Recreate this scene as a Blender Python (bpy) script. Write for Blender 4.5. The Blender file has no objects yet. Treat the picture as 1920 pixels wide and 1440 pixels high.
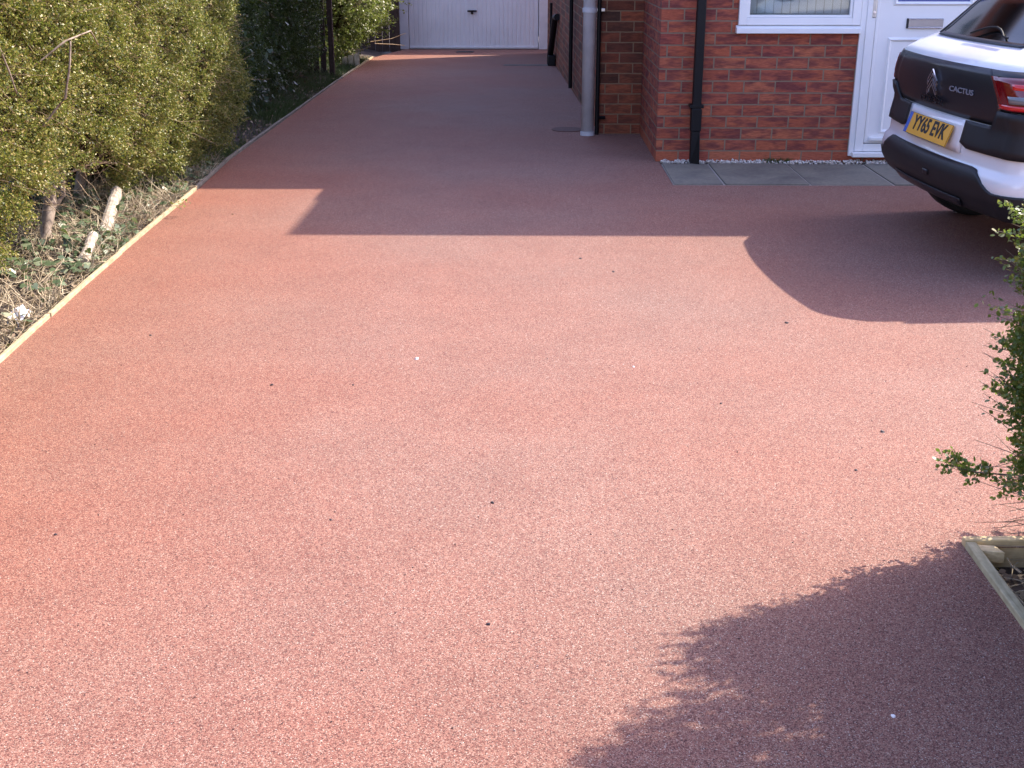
import bpy, bmesh, math, random
import numpy as np
from mathutils import Vector, Matrix
random.seed(7)
RNG = np.random.default_rng(11)
scene = bpy.context.scene
COL = scene.collection

# ------------------------------------------------------------------ camera
cam_d = bpy.data.cameras.new("camera")
cam = bpy.data.objects.new("camera", cam_d)
COL.objects.link(cam)
cam_d.sensor_width = 36.0
cam_d.lens = 36.0 * 2250.0 / 1920.0
cam_d.clip_start = 0.05
cam_d.clip_end = 500
cam.location = (0, 0, 1.5)
cam.rotation_euler = (math.radians(90 - 19.934), 0, math.radians(0.9575))
scene.camera = cam

# ------------------------------------------------------------------ light
SA, SB = 0.97, 0.65                 # shadow offset per metre of height (to -X and -Y)
elev = math.atan(1 / math.hypot(SA, SB))
azim = math.atan2(SA, SB)           # from +Y towards +X
world = bpy.data.worlds.new("World")
scene.world = world
world.use_nodes = True
wn = world.node_tree
for n in list(wn.nodes): wn.nodes.remove(n)
sky = wn.nodes.new("ShaderNodeTexSky")
sky.sky_type = 'NISHITA'
sky.sun_disc = False
sky.sun_elevation = elev
sky.sun_rotation = azim
sky.air_density = 1.0
sky.dust_density = 1.8
bg = wn.nodes.new("ShaderNodeBackground")
bg.inputs[1].default_value = 0.15
wo = wn.nodes.new("ShaderNodeOutputWorld")
tint = wn.nodes.new("ShaderNodeMix"); tint.data_type = 'RGBA'; tint.blend_type = 'MULTIPLY'
tint.inputs[0].default_value = 1.0; tint.inputs[7].default_value = (1.08, .945, 1.08, 1)
wn.links.new(sky.outputs[0], tint.inputs[6])
wn.links.new(tint.outputs[2], bg.inputs[0])
wn.links.new(bg.outputs[0], wo.inputs[0])
sun_d = bpy.data.lights.new("sun", 'SUN')
sun_d.energy = 3.15
sun_d.angle = math.radians(0.53)
sun_d.color = (1.0, 0.91, 0.78)
sun = bpy.data.objects.new("sun", sun_d)
COL.objects.link(sun)
sun.rotation_euler = Vector((SA, SB, 1)).to_track_quat('Z', 'Y').to_euler()
sun.location = (8, 6, 12)
vs = scene.view_settings
vs.view_transform = 'Standard'
vs.look = 'None'
vs.gamma = 1.0
vs.exposure = 1.74
vs.use_curve_mapping = False

# ------------------------------------------------------------------ helpers
def tag(o, label=None, cat=None, group=None, kind=None):
    if label: o["label"] = label
    if cat: o["category"] = cat
    if group: o["group"] = group
    if kind: o["kind"] = kind
    return o

def empty(name, loc=(0, 0, 0), rz=0.0):
    o = bpy.data.objects.new(name, None)
    o.empty_display_size = 0.2
    COL.objects.link(o)
    o.location = loc
    o.rotation_euler = (0, 0, rz)
    return o

def finish(me, name, mat, parent, smooth=False, bevel=0.0, solid=0.0, seg=2):
    o = bpy.data.objects.new(name, me)
    COL.objects.link(o)
    if mat is not None:
        for m in (mat if isinstance(mat, (list, tuple)) else [mat]):
            me.materials.append(m)
    if smooth:
        me.polygons.foreach_set("use_smooth", [True] * len(me.polygons))
    if solid:
        s = o.modifiers.new("solid", 'SOLIDIFY'); s.thickness = solid; s.offset = -1
    if bevel:
        b = o.modifiers.new("bevel", 'BEVEL'); b.width = bevel; b.segments = seg
        b.limit_method = 'ANGLE'; b.angle_limit = math.radians(40)
    if parent is not None: o.parent = parent
    return o

class MB:
    """collects simple solids and links them as one mesh object"""
    def __init__(s): s.v = []; s.f = []
    def add(s, vs_, fs_):
        k = len(s.v); s.v += [tuple(p) for p in vs_]; s.f += [tuple(i + k for i in f) for f in fs_]
        return s
    def box(s, x0, x1, y0, y1, z0, z1):
        return s.add([(x0,y0,z0),(x1,y0,z0),(x1,y1,z0),(x0,y1,z0),(x0,y0,z1),(x1,y0,z1),(x1,y1,z1),(x0,y1,z1)],
              [(0,3,2,1),(4,5,6,7),(0,1,5,4),(1,2,6,5),(2,3,7,6),(3,0,4,7)])
    def prism(s, pts, z0, z1):
        n = len(pts)
        return s.add([(x,y,z0) for x,y in pts] + [(x,y,z1) for x,y in pts],
              [tuple(range(n-1,-1,-1)), tuple(range(n,2*n))] + [(i,(i+1)%n,n+(i+1)%n,n+i) for i in range(n)])
    def quad(s, a, b, c, d): return s.add([a,b,c,d], [(0,1,2,3)])
    def tube(s, pts, rads, seg=8, caps=True):
        pts = [Vector(p) for p in pts]
        if not hasattr(rads, '__len__'): rads = [rads]*len(pts)
        vs_ = []; fs_ = []
        ref = Vector((0.3,0.2,1)).normalized()
        for i, p in enumerate(pts):
            d = (pts[min(i+1,len(pts)-1)] - pts[max(i-1,0)]).normalized()
            r0 = ref if abs(d.dot(ref)) < .95 else Vector((1,0,0))
            a = d.cross(r0).normalized(); b = d.cross(a)
            for k in range(seg):
                t = 2*math.pi*k/seg
                vs_.append(p + (a*math.cos(t)+b*math.sin(t))*rads[i])
        for i in range(len(pts)-1):
            for k in range(seg):
                k2=(k+1)%seg
                fs_.append((i*seg+k,i*seg+k2,(i+1)*seg+k2,(i+1)*seg+k))
        if caps:
            fs_.append(tuple(range(seg-1,-1,-1))); fs_.append(tuple((len(pts)-1)*seg+k for k in range(seg)))
        return s.add(vs_, fs_)
    def build(s, name, mat, parent=None, **kw):
        me = bpy.data.meshes.new(name)
        me.from_pydata(s.v, [], s.f); me.update()
        bm = bmesh.new(); bm.from_mesh(me); bmesh.ops.recalc_face_normals(bm, faces=bm.faces); bm.to_mesh(me); bm.free()
        return finish(me, name, mat, parent, **kw)

def np_mesh(name, V, loops, counts, mat, parent=None, smooth=False):
    me = bpy.data.meshes.new(name)
    me.vertices.add(len(V)); me.vertices.foreach_set("co", np.asarray(V, np.float32).ravel())
    me.loops.add(len(loops)); me.loops.foreach_set("vertex_index", np.asarray(loops, np.int32))
    me.polygons.add(len(counts))
    starts = np.concatenate([[0], np.cumsum(counts)[:-1]])
    me.polygons.foreach_set("loop_start", starts.astype(np.int32))
    me.update(calc_edges=True)
    return finish(me, name, mat, parent, smooth=smooth)

def stamp(name, tv, tf, locs, R, mat, parent=None):
    """copies a small template shape (tv, tf) to many places in one mesh"""
    tv = np.asarray(tv, float); N = len(locs)
    V = np.einsum('nij,kj->nki', R, tv) + locs[:, None, :]
    k = len(tv)
    lo = np.concatenate([np.array(f) for f in tf]); cn = np.array([len(f) for f in tf])
    loops = (np.arange(N)[:, None]*k + lo[None, :]).ravel()
    return np_mesh(name, V.reshape(-1, 3), loops, np.tile(cn, N), mat, parent)

def frames(d, n, size):
    """matrices whose y column follows d and z column stays close to n"""
    d = d / np.linalg.norm(d, axis=1, keepdims=True)
    x = np.cross(d, n); x /= (np.linalg.norm(x, axis=1, keepdims=True) + 1e-9)
    z = np.cross(x, d)
    return np.stack([x, d, z], axis=2) * size[:, None, None]

def rnd_unit(n):
    v = RNG.normal(size=(n, 3)); return v / np.linalg.norm(v, axis=1, keepdims=True)

_W = [(RNG.uniform(1.2, 3.0), RNG.uniform(1.2, 3.0), RNG.uniform(0, 6.28), .5) for _ in range(3)] + \
     [(RNG.uniform(4, 8), RNG.uniform(4, 8), RNG.uniform(0, 6.28), .3) for _ in range(4)] + \
     [(RNG.uniform(11, 20), RNG.uniform(11, 20), RNG.uniform(0, 6.28), .17) for _ in range(6)]
def bump2(a, b):
    r = 0
    for i, (k1, k2, p, w) in enumerate(_W):
        r = r + w*np.sin(k1*a*(1 if i % 2 else -1) + k2*b + p)
    return r

# ------------------------------------------------------------------ materials
class NT:
    def __init__(s, name):
        s.m = bpy.data.materials.new(name); s.m.use_nodes = True
        s.t = s.m.node_tree; s.p = s.t.nodes["Principled BSDF"]
        s.out = s.t.nodes["Material Output"]
    def n(s, typ, **kw):
        o = s.t.nodes.new(typ)
        for k, v in kw.items():
            if k in o.inputs.keys() if hasattr(o.inputs, 'keys') else False: pass
            setattr(o, k, v)
        return o
    def link(s, a, b): s.t.links.new(a, b)
    def coord(s, kind="Object"): return s.n("ShaderNodeTexCoord").outputs[kind]
    def noise(s, vec, scale, detail=3, rough=.5, dist=0):
        o = s.n("ShaderNodeTexNoise"); o.inputs["Scale"].default_value = scale
        o.inputs["Detail"].default_value = detail; o.inputs["Roughness"].default_value = rough
        o.inputs["Distortion"].default_value = dist
        if vec is not None: s.link(vec, o.inputs["Vector"])
        return o
    def ramp(s, fac, stops, interp='LINEAR'):
        o = s.n("ShaderNodeValToRGB"); cr = o.color_ramp; cr.interpolation = interp
        while len(cr.elements) < len(stops): cr.elements.new(.5)
        for e, (p, c) in zip(cr.elements, stops):
            e.position = p; e.color = (*c, 1) if len(c) == 3 else c
        s.link(fac, o.inputs[0]); return o.outputs[0]
    def mix(s, fac, a, b, mode='MIX'):
        o = s.n("ShaderNodeMix"); o.data_type = 'RGBA'; o.blend_type = mode
        for inp, v in ((o.inputs[0], fac), (o.inputs[6], a), (o.inputs[7], b)):
            if isinstance(v, (int, float)): inp.default_value = v
            elif isinstance(v, tuple): inp.default_value = (*v, 1) if len(v) == 3 else v
            else: s.link(v, inp)
        return o.outputs[2]
    def math(s, op, a, b=None):
        o = s.n("ShaderNodeMath"); o.operation = op
        for inp, v in ((o.inputs[0], a), (o.inputs[1], b)):
            if v is None: continue
            if isinstance(v, (int, float)): inp.default_value = v
            else: s.link(v, inp)
        return o.outputs[0]
    def bump(s, h, strength=.4, dist=.01, prev=None):
        o = s.n("ShaderNodeBump"); o.inputs["Strength"].default_value = strength
        o.inputs["Distance"].default_value = dist
        s.link(h, o.inputs["Height"])
        if prev: s.link(prev, o.inputs["Normal"])
        s.link(o.outputs[0], s.p.inputs["Normal"]); return o.outputs[0]
    def set(s, **kw):
        for k, v in kw.items():
            s.p.inputs[k.replace("_", " ")].default_value = (*v, 1) if isinstance(v, tuple) and len(v) == 3 else v
        return s

def plain(name, col, rough=.5, metal=0.0, spec=.5, var=.12, scale=6, bumps=0.0, bscale=200):
    t = NT(name); t.set(Roughness=rough, Metallic=metal, Specular_IOR_Level=spec)
    c = t.coord(); n = t.noise(c, scale, 5, .6)
    lo = tuple(x*(1-var) for x in col); hi = tuple(min(1, x*(1+var)) for x in col)
    t.link(t.ramp(n.outputs[0], [(.3, lo), (.7, hi)]), t.p.inputs["Base Color"])
    if bumps: t.bump(t.noise(c, bscale, 2).outputs[0], bumps, .002)
    return t.m

def leafmat(name, stops, rough=.42, trans=.3, tcol=(.25,.35,.05), spec=.4, clump=None):
    t = NT(name); g = t.n("ShaderNodeNewGeometry")
    fac = g.outputs["Random Per Island"]
    c = t.coord(); n = t.noise(c, 3.0, 3)
    f2 = t.math('ADD', t.math('MULTIPLY', fac, .72), t.math('MULTIPLY', n.outputs[0], .34))
    colr = t.ramp(f2, stops)
    t.link(colr, t.p.inputs["Base Color"])
    t.set(Roughness=rough, Specular_IOR_Level=spec)
    tr = t.n("ShaderNodeBsdfTranslucent")
    t.link(t.mix(.6, colr, tcol), tr.inputs[0])
    mx = t.n("ShaderNodeMixShader"); mx.inputs[0].default_value = trans
    t.link(t.p.outputs[0], mx.inputs[1]); t.link(tr.outputs[0], mx.inputs[2])
    t.link(mx.outputs[0], t.out.inputs[0])
    return t.m

def drive_mat():
    t = NT("red_resin_bound_aggregate"); c = t.coord()
    def vor(scale):
        o = t.n("ShaderNodeTexVoronoi"); o.inputs["Scale"].default_value = scale
        o.inputs["Randomness"].default_value = 1.0; t.link(c, o.inputs["Vector"]); return o
    v1 = vor(470); v2 = vor(230)
    sep = t.n("ShaderNodeSeparateColor"); t.link(v1.outputs["Color"], sep.inputs[0])
    stops = [(0, (.07,.03,.034)), (.10, (.20,.075,.068)), (.30, (.34,.135,.108)), (.55, (.43,.185,.145)),
             (.75, (.51,.255,.20)), (.90, (.56,.33,.26)), (.97, (.62,.42,.35)), (1, (.80,.70,.64))]
    a = t.ramp(sep.outputs[0], stops)
    sep2 = t.n("ShaderNodeSeparateColor"); t.link(v2.outputs["Color"], sep2.inputs[0])
    b = t.ramp(sep2.outputs[1], [(0, (.70,.66,.68)), (.25, (.94,.94,.94)), (.7, (1.03,1.03,1.03)), (1, (1.12,1.13,1.13))])
    m = t.mix(1.0, a, b, 'MULTIPLY')
    # hollows between the stones
    e = t.ramp(v1.outputs["Distance"], [(.0, (1.08,)*3), (.55, (1,)*3), (.95, (.35,.3,.32))])
    m = t.mix(.8, m, e, 'MULTIPLY')
    # slow drift of tone: fresh patches, footprints, roller marks
    n1 = t.noise(c, .55, 4, .55); n2 = t.noise(c, 2.6, 5, .65)
    m = t.mix(1.0, m, t.ramp(n1.outputs[0], [(.3, (1.06,.90,.84)), (.7, (.99,1.10,1.13))]), 'MULTIPLY')
    m = t.mix(1.0, m, t.ramp(n2.outputs[0], [(.3, (.93,.92,.92)), (.7, (1.06,1.07,1.07))]), 'MULTIPLY')
    # hedge side has a stronger terracotta tint
    sx = t.n("ShaderNodeSeparateXYZ"); t.link(c, sx.inputs[0])
    edge = t.ramp(t.math('ADD', t.math('MULTIPLY', sx.outputs[0], .45), t.math('MULTIPLY', n2.outputs[0], .35)),
                  [(0.0, (1,1,1)), (1.0, (1,1,1))])
    left = t.n("ShaderNodeMapRange"); left.inputs[1].default_value = -2.3; left.inputs[2].default_value = -.6
    left.inputs[3].default_value = 1; left.inputs[4].default_value = 0
    t.link(sx.outputs[0], left.inputs[0])
    m = t.mix(left.outputs[0], m, t.mix(1.0, m, (1.02,.84,.70), 'MULTIPLY'))
    m = t.mix(1.0, m, (.60,.655,.625), 'MULTIPLY')
    t.link(m, t.p.inputs["Base Color"])
    t.set(Roughness=.8, Specular_IOR_Level=.3)
    h = t.math('ADD', t.math('MULTIPLY', v1.outputs["Distance"], -1.0), t.math('MULTIPLY', sep.outputs[1], .5))
    t.bump(h, .4, .0011)
    return t.m

def brick_mat(name, stops, mortar, blotch, course=.0845, length=.229, off=(0,0), bsc=.6, plinth=None):
    t = NT(name); c = t.coord()
    sx = t.n("ShaderNodeSeparateXYZ"); t.link(c, sx.inputs[0])
    u = t.math('ADD', t.math('ADD', sx.outputs[0], sx.outputs[1]), off[0])
    w = t.math('ADD', sx.outputs[2], off[1])
    cb = t.n("ShaderNodeCombineXYZ"); t.link(u, cb.inputs[0]); t.link(w, cb.inputs[1])
    # slight waviness so that the joints are not ruled lines
    nz = t.noise(c, 14, 2); wob = t.n("ShaderNodeVectorMath"); wob.operation = 'SCALE'; wob.inputs[3].default_value = .004
    sub = t.n("ShaderNodeVectorMath"); sub.operation = 'SUBTRACT'; sub.inputs[1].default_value = (.5,.5,.5)
    t.link(nz.outputs[1], sub.inputs[0]); t.link(sub.outputs[0], wob.inputs[0])
    ad = t.n("ShaderNodeVectorMath"); ad.operation = 'ADD'; t.link(cb.outputs[0], ad.inputs[0]); t.link(wob.outputs[0], ad.inputs[1])
    br = t.n("ShaderNodeTexBrick"); t.link(ad.outputs[0], br.inputs["Vector"])
    br.inputs["Color1"].default_value = (0,0,0,1); br.inputs["Color2"].default_value = (1,1,1,1)
    br.inputs["Mortar"].default_value = (.5,.5,.5,1)
    br.inputs["Scale"].default_value = 1; br.inputs["Mortar Size"].default_value = .0055
    br.inputs["Mortar Smooth"].default_value = .25; br.inputs["Bias"].default_value = 0
    br.inputs["Brick Width"].default_value = length; br.inputs["Row Height"].default_value = course
    base = t.ramp(br.outputs[0], stops)
    # rustic dragged texture: dark blotches stretched along the brick
    mp = t.n("ShaderNodeMapping"); mp.inputs[3].default_value = (7, 26, 1); t.link(cb.outputs[0], mp.inputs[0])
    shift = t.n("ShaderNodeVectorMath"); shift.operation = 'ADD'; t.link(mp.outputs[0], shift.inputs[0])
    sc3 = t.n("ShaderNodeVectorMath"); sc3.operation = 'SCALE'; sc3.inputs[3].default_value = 40
    t.link(br.outputs[0], sc3.inputs[0]); t.link(sc3.outputs[0], shift.inputs[1])
    n1 = t.noise(shift.outputs[0], 1.0, 2, .5)
    blf = t.ramp(n1.outputs[0], [(.42, (0,0,0)), (.62, (1,1,1))])
    bf = t.math('MULTIPLY', blf, bsc)
    if plinth is not None:
        pl = t.ramp(w, [(plinth-.001, (0,0,0)), (plinth, (1,1,1))], 'CONSTANT')
        bf = t.math('MULTIPLY', bf, pl)
    base = t.mix(bf, base, blotch)
    mp2 = t.n("ShaderNodeMapping"); mp2.inputs[3].default_value = (22, 130, 1); t.link(cb.outputs[0], mp2.inputs[0])
    n2 = t.noise(mp2.outputs[0], 1.0, 4, .6)
    base = t.mix(1.0, base, t.ramp(n2.outputs[0], [(.3, (.68,.65,.65)), (.7, (1.28,1.24,1.2))]), 'MULTIPLY')
    nm = t.noise(c, 60, 3)
    mcol = t.mix(nm.outputs[0], tuple(x*.8 for x in mortar), tuple(x*1.15 for x in mortar))
    colr = t.mix(br.outputs[1], base, mcol)
    t.link(colr, t.p.inputs["Base Color"]); t.set(Roughness=.85, Specular_IOR_Level=.25)
    h = t.math('ADD', t.math('MULTIPLY', t.math('SUBTRACT', 1, br.outputs[1]), 1.0), t.math('MULTIPLY', n2.outputs[0], .35))
    t.bump(h, .8, .006)
    return t.m

def wood_mat(name, lo, hi, sc=(3, 3, 3), rough=.8):
    t = NT(name); c = t.coord(); mp = t.n("ShaderNodeMapping"); mp.inputs[3].default_value = sc
    t.link(c, mp.inputs[0]); n = t.noise(mp.outputs[0], 6, 6, .65, .6); n2 = t.noise(c, 25, 3)
    m = t.ramp(n.outputs[0], [(.3, lo), (.7, hi)])
    m = t.mix(1.0, m, t.ramp(n2.outputs[0], [(.35, (.8,.78,.75)), (.65, (1.1,1.1,1.1))]), 'MULTIPLY')
    t.link(m, t.p.inputs["Base Color"]); t.set(Roughness=rough, Specular_IOR_Level=.25)
    t.bump(n.outputs[0], .3, .003); return t.m

M = {}
M['drive'] = drive_mat()
M['brick'] = brick_mat("rustic_red_brick", [(0,(.34,.095,.058)),(.35,(.40,.11,.06)),(.65,(.45,.145,.078)),(1,(.33,.085,.06))],
                       (.25,.185,.13), (.12,.038,.045), bsc=.72, off=(.06, .002), plinth=.0865)
M['brick_side'] = M['brick']
M['old_brick'] = brick_mat("weathered_stock_brick", [(0,(.10,.045,.03)),(.25,(.30,.085,.045)),(.5,(.16,.06,.04)),(.75,(.36,.11,.055)),(1,(.09,.05,.035))],
                       (.27,.18,.11), (.05,.03,.025), bsc=.5, off=(.02,.0))
M['white'] = plain("white_upvc", (.86,.87,.88), .28, var=.03, scale=3)
M['gasket'] = plain("dark_rubber_gasket", (.03,.03,.03), .6)
M['soil'] = plain("dark_garden_soil", (.045,.032,.024), .95, var=.5, scale=18, bumps=1, bscale=40)
M['road'] = plain("grey_tarmac", (.06,.06,.06), .9, var=.3, scale=20, bumps=.5)
M['black_pipe'] = plain("black_plastic", (.004,.004,.006), .5, spec=.3)
M['grey_pipe'] = plain("grey_painted_pipe", (.60,.62,.66), .5, var=.10, scale=9)
M['garage_white'] = plain("off_white_painted_steel", (.76,.77,.80), .42, var=.06, scale=2)
M['garage_frame'] = plain("grey_white_painted_timber", (.68,.69,.71), .6, var=.08, scale=6)
M['roof'] = plain("brown_roof_tile", (.12,.07,.05), .85, var=.3, scale=9)
M['felt'] = plain("grey_roof_felt", (.12,.12,.12), .9, var=.2)
M['fascia'] = plain("white_fascia", (.75,.75,.75), .4)
M['chrome'] = plain("polished_chrome", (.75,.76,.78), .12, metal=1.0, var=.02)
M['steel'] = plain("brushed_steel", (.55,.56,.58), .3, metal=1.0)
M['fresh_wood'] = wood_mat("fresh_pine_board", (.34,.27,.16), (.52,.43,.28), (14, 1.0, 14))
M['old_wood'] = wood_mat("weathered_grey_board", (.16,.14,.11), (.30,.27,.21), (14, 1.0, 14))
M['board_x'] = wood_mat("planter_board_wood", (.50,.36,.17), (.72,.58,.34), (1.0, 14, 14))
M['board_y'] = wood_mat("shade_toned_planter_board_wood", (.36,.31,.18), (.56,.49,.32), (14, 1.0, 14))  # grey-green the near board takes in shade, put into its colour
M['dark_wood'] = wood_mat("dark_stained_wood", (.035,.022,.018), (.08,.05,.04), (10, 10, 1))
M['pale_wood'] = wood_mat("pale_bleached_wood", (.42,.36,.26), (.62,.55,.42), (10, 10, 1))
M['bark'] = wood_mat("grey_brown_bark", (.13,.095,.07), (.40,.33,.26), (8, 8, 2))
M['log'] = wood_mat("bleached_cut_log_bark", (.22,.18,.14), (.52,.46,.38), (5, 5, 5))
M['twig'] = wood_mat("thin_brown_twig", (.22,.15,.09), (.50,.39,.25), (5, 5, 5))
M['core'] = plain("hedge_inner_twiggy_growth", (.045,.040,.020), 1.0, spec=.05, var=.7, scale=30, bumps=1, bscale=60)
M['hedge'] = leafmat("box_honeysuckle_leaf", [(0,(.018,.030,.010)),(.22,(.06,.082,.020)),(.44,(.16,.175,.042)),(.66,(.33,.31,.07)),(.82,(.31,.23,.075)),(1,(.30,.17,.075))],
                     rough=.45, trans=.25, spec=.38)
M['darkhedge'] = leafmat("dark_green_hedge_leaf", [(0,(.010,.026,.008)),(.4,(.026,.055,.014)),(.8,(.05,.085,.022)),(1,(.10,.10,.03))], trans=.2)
M['conifer'] = leafmat("yellow_green_shrub_leaf", [(0,(.05,.075,.025)),(.4,(.13,.155,.045)),(.8,(.24,.24,.07)),(1,(.30,.22,.11))], trans=.3)
M['bush'] = leafmat("bright_green_shrub_leaf", [(0,(.035,.075,.02)),(.4,(.08,.14,.03)),(.75,(.15,.20,.04)),(1,(.30,.26,.05))], rough=.33, trans=.35, spec=.5)
M['ivy'] = leafmat("pale_variegated_ivy_leaf", [(0,(.03,.055,.025)),(.4,(.07,.11,.05)),(.75,(.14,.18,.09)),(1,(.36,.38,.26))], trans=.15, spec=.5)
M['deadleaf'] = leafmat("dry_fallen_leaf", [(0,(.10,.065,.04)),(.4,(.24,.16,.10)),(.8,(.40,.30,.20)),(1,(.55,.45,.33))], trans=.1, rough=.7)
M['grass'] = leafmat("short_grass_blade", [(0,(.03,.06,.012)),(.5,(.06,.11,.025)),(1,(.14,.16,.05))], trans=.25)
M['straw'] = leafmat("dry_straw_stalk", [(0,(.20,.15,.09)),(.5,(.38,.30,.19)),(1,(.60,.52,.36))], trans=.05, rough=.7)
M['gravel'] = leafmat("white_and_tan_gravel", [(0,(.28,.22,.18)),(.3,(.55,.48,.42)),(.6,(.60,.56,.50)),(1,(.80,.77,.72))], trans=.0, rough=.7)
M['chip_dark'] = plain("dark_stone_chip", (.04,.03,.035), .7)
M['chip_white'] = plain("white_stone_chip", (.80,.78,.78), .5)
M['chip_brown'] = plain("brown_leaf_scrap", (.16,.09,.05), .8)
M['plastic_bag'] = plain("crumpled_white_plastic", (.85,.85,.86), .35)
M['iron'] = plain("rusty_cast_iron", (.10,.045,.035), .8, var=.3, scale=30)
M['drain'] = plain("dark_wet_grating", (.05,.045,.05), .6, var=.3)
M['glass'] = None

def slab_mat():
    t = NT("blue_grey_riven_slab"); c = t.coord(); n = t.noise(c, 3.2, 6, .6, .5); n2 = t.noise(c, 40, 3)
    m = t.ramp(n.outputs[0], [(.3, (.13,.122,.105)), (.5, (.175,.165,.135)), (.72, (.22,.205,.16))])
    m = t.mix(1.0, m, t.ramp(n2.outputs[0], [(.3, (.86,)*3), (.7, (1.12,)*3)]), 'MULTIPLY')
    t.link(m, t.p.inputs["Base Color"]); t.set(Roughness=.7, Specular_IOR_Level=.3); t.bump(n.outputs[0], .3, .01); return t.m
M['slab'] = slab_mat()

def glass_mat(name, tint, rough=.02, alpha_trans=.5):
    t = NT(name)
    gl = t.n("ShaderNodeBsdfGlossy"); gl.inputs["Roughness"].default_value = rough
    tr = t.n("ShaderNodeBsdfTransparent"); tr.inputs[0].default_value = (*tint, 1)
    fr = t.n("ShaderNodeFresnel"); fr.inputs[0].default_value = 1.52
    f = t.math('ADD', fr.outputs[0], .04)
    mx = t.n("ShaderNodeMixShader"); t.link(f, mx.inputs[0]); t.link(tr.outputs[0], mx.inputs[1]); t.link(gl.outputs[0], mx.inputs[2])
    t.link(mx.outputs[0], t.out.inputs[0]); return t.m
M['glass'] = glass_mat("window_glass", (.82,.86,.86))
M['car_glass'] = glass_mat("privacy_car_glass", (.012,.014,.018), rough=.10)
M['door_glass'] = plain("blue_obscured_glass", (.10,.14,.38), .2)

# ------------------------------------------------------------------ ground, drive, path
def gz(y):
    return 0.0 if y < 12 else -0.2*(y-12)/11.0

EDGE = [(-1.98,-3.0), (-1.99,2.0), (-2.02,3.4), (-2.042,4.33), (-2.115,5.474), (-2.164,6.55), (-2.215,7.87), (-2.285,9.06), (-2.30,10.52),
        (-2.315,11.98), (-2.434,15.2), (-2.478,16.9), (-2.56,19.87)]
def sheet(name, poly_rows, mat, dz=0.0, kind='structure'):
    """rows: list of (y, x0, x1); follows the slope of the drive"""
    V, F = [], []
    for y, x0, x1 in poly_rows:
        V += [(x0, y, gz(y)+dz), (x1, y, gz(y)+dz)]
    for i in range(len(poly_rows)-1):
        F.append((2*i, 2*i+1, 2*i+3, 2*i+2))
    o = MB().add(V, F).build(name, mat); tag(o, kind=kind); return o

def edge_x(y):
    for (x0, y0), (x1, y1) in zip(EDGE, EDGE[1:]):
        if y0 <= y <= y1: return x0 + (x1-x0)*(y-y0)/(y1-y0)
    return EDGE[0][0] if y < EDGE[0][1] else EDGE[-1][0]

# soil everywhere below (planter and beds are sunk)
g = MB()
ys = [-60, -8, 0, 6, 12, 16, 20, 24, 60]
for a, b in zip(ys, ys[1:]):
    g.quad((-60, a, gz(a)-.13), (60, a, gz(a)-.13), (60, b, gz(b)-.13), (-60, b, gz(b)-.13))
tag(g.build("ground", M['soil']), kind='structure')

tag(MB().box(-40, 40, -6.5, -3.02, -.125, -.02).build("pavement", plain("pale_concrete_paving", (.34,.33,.31), .9, var=.12, scale=2)), kind='structure')
tag(MB().quad((-40,-14,-.11),(40,-14,-.11),(40,-6.52,-.11),(-40,-6.52,-.11)).build("road", plain("worn_grey_road_surface", (.16,.16,.16), .9, var=.15, scale=3)), kind='structure')
PX, PY = 1.158, 2.879          # planter corner
rows = []
dv = MB()
def dq(x0a, x1a, ya, x0b, x1b, yb):
    dv.quad((x0a, ya, gz(ya)), (x1a, ya, gz(ya)), (x1b, yb, gz(yb)), (x0b, yb, gz(yb)))
yy = sorted(set([e[1] for e in EDGE if e[1] >= 2.9] + [PY, 8.09, 9.04, 10.47, 21.05, 20.5, 22.3]))
dq(-1.98, PX, -3.0, -1.99, PX, 2.0); dq(-1.99, PX, 2.0, edge_x(PY), PX, PY)
def right_x(y, side):
    if y < 8.0899 or (abs(y-8.09) < 1e-6 and side < 0): return 6.5
    if y < 9.0399 or (abs(y-9.04) < 1e-6 and side < 0): return .952
    if y < 10.4699 or (abs(y-10.47) < 1e-6 and side < 0): return .93
    return .60
for a, b in zip(yy, yy[1:]):
    xa = edge_x(a); xb = edge_x(b)
    if a >= 19.8: xa = -2.56 + (a-19.87)*.12; xb = -2.56 + (b-19.87)*.12
    dq(xa, right_x(a, +1), a, xb, right_x(b, -1), b)
o = dv.build("driveway", M['drive']); tag(o, kind='structure')

# left bed: uneven strip of soil beside the drive, hedge grows from it
V, F = [], []
ny, nx = 150, 22
for i in range(ny+1):
    y = -1.0 + 24.0*i/ny
    xe = edge_x(y) - .035
    for j in range(nx+1):
        x = xe - 3.2*(j/nx)**1.5
        d = xe - x
        z = gz(y) - .035 + .10*(1-math.exp(-d/.35)) + .022*bump2(x*1.3, y*1.3)*min(1, d/.15)
        V.append((x, y, z))
for i in range(ny):
    for j in range(nx):
        a = i*(nx+1)+j; F.append((a, a+1, a+nx+2, a+nx+1))
tag(MB().add(V, F).build("garden_bed", M['soil'], smooth=True), kind='structure')
def bed_z(x, y):
    xe = np.array([edge_x(v) for v in np.atleast_1d(y)]) - .035
    d = np.maximum(0, xe - x); g0 = np.where(np.asarray(y) < 12, 0, -.2*(np.asarray(y)-12)/11)
    return g0 - .035 + .10*(1-np.exp(-d/.35)) + .022*bump2(x*1.3, y*1.3)*np.minimum(1, d/.15)

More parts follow.
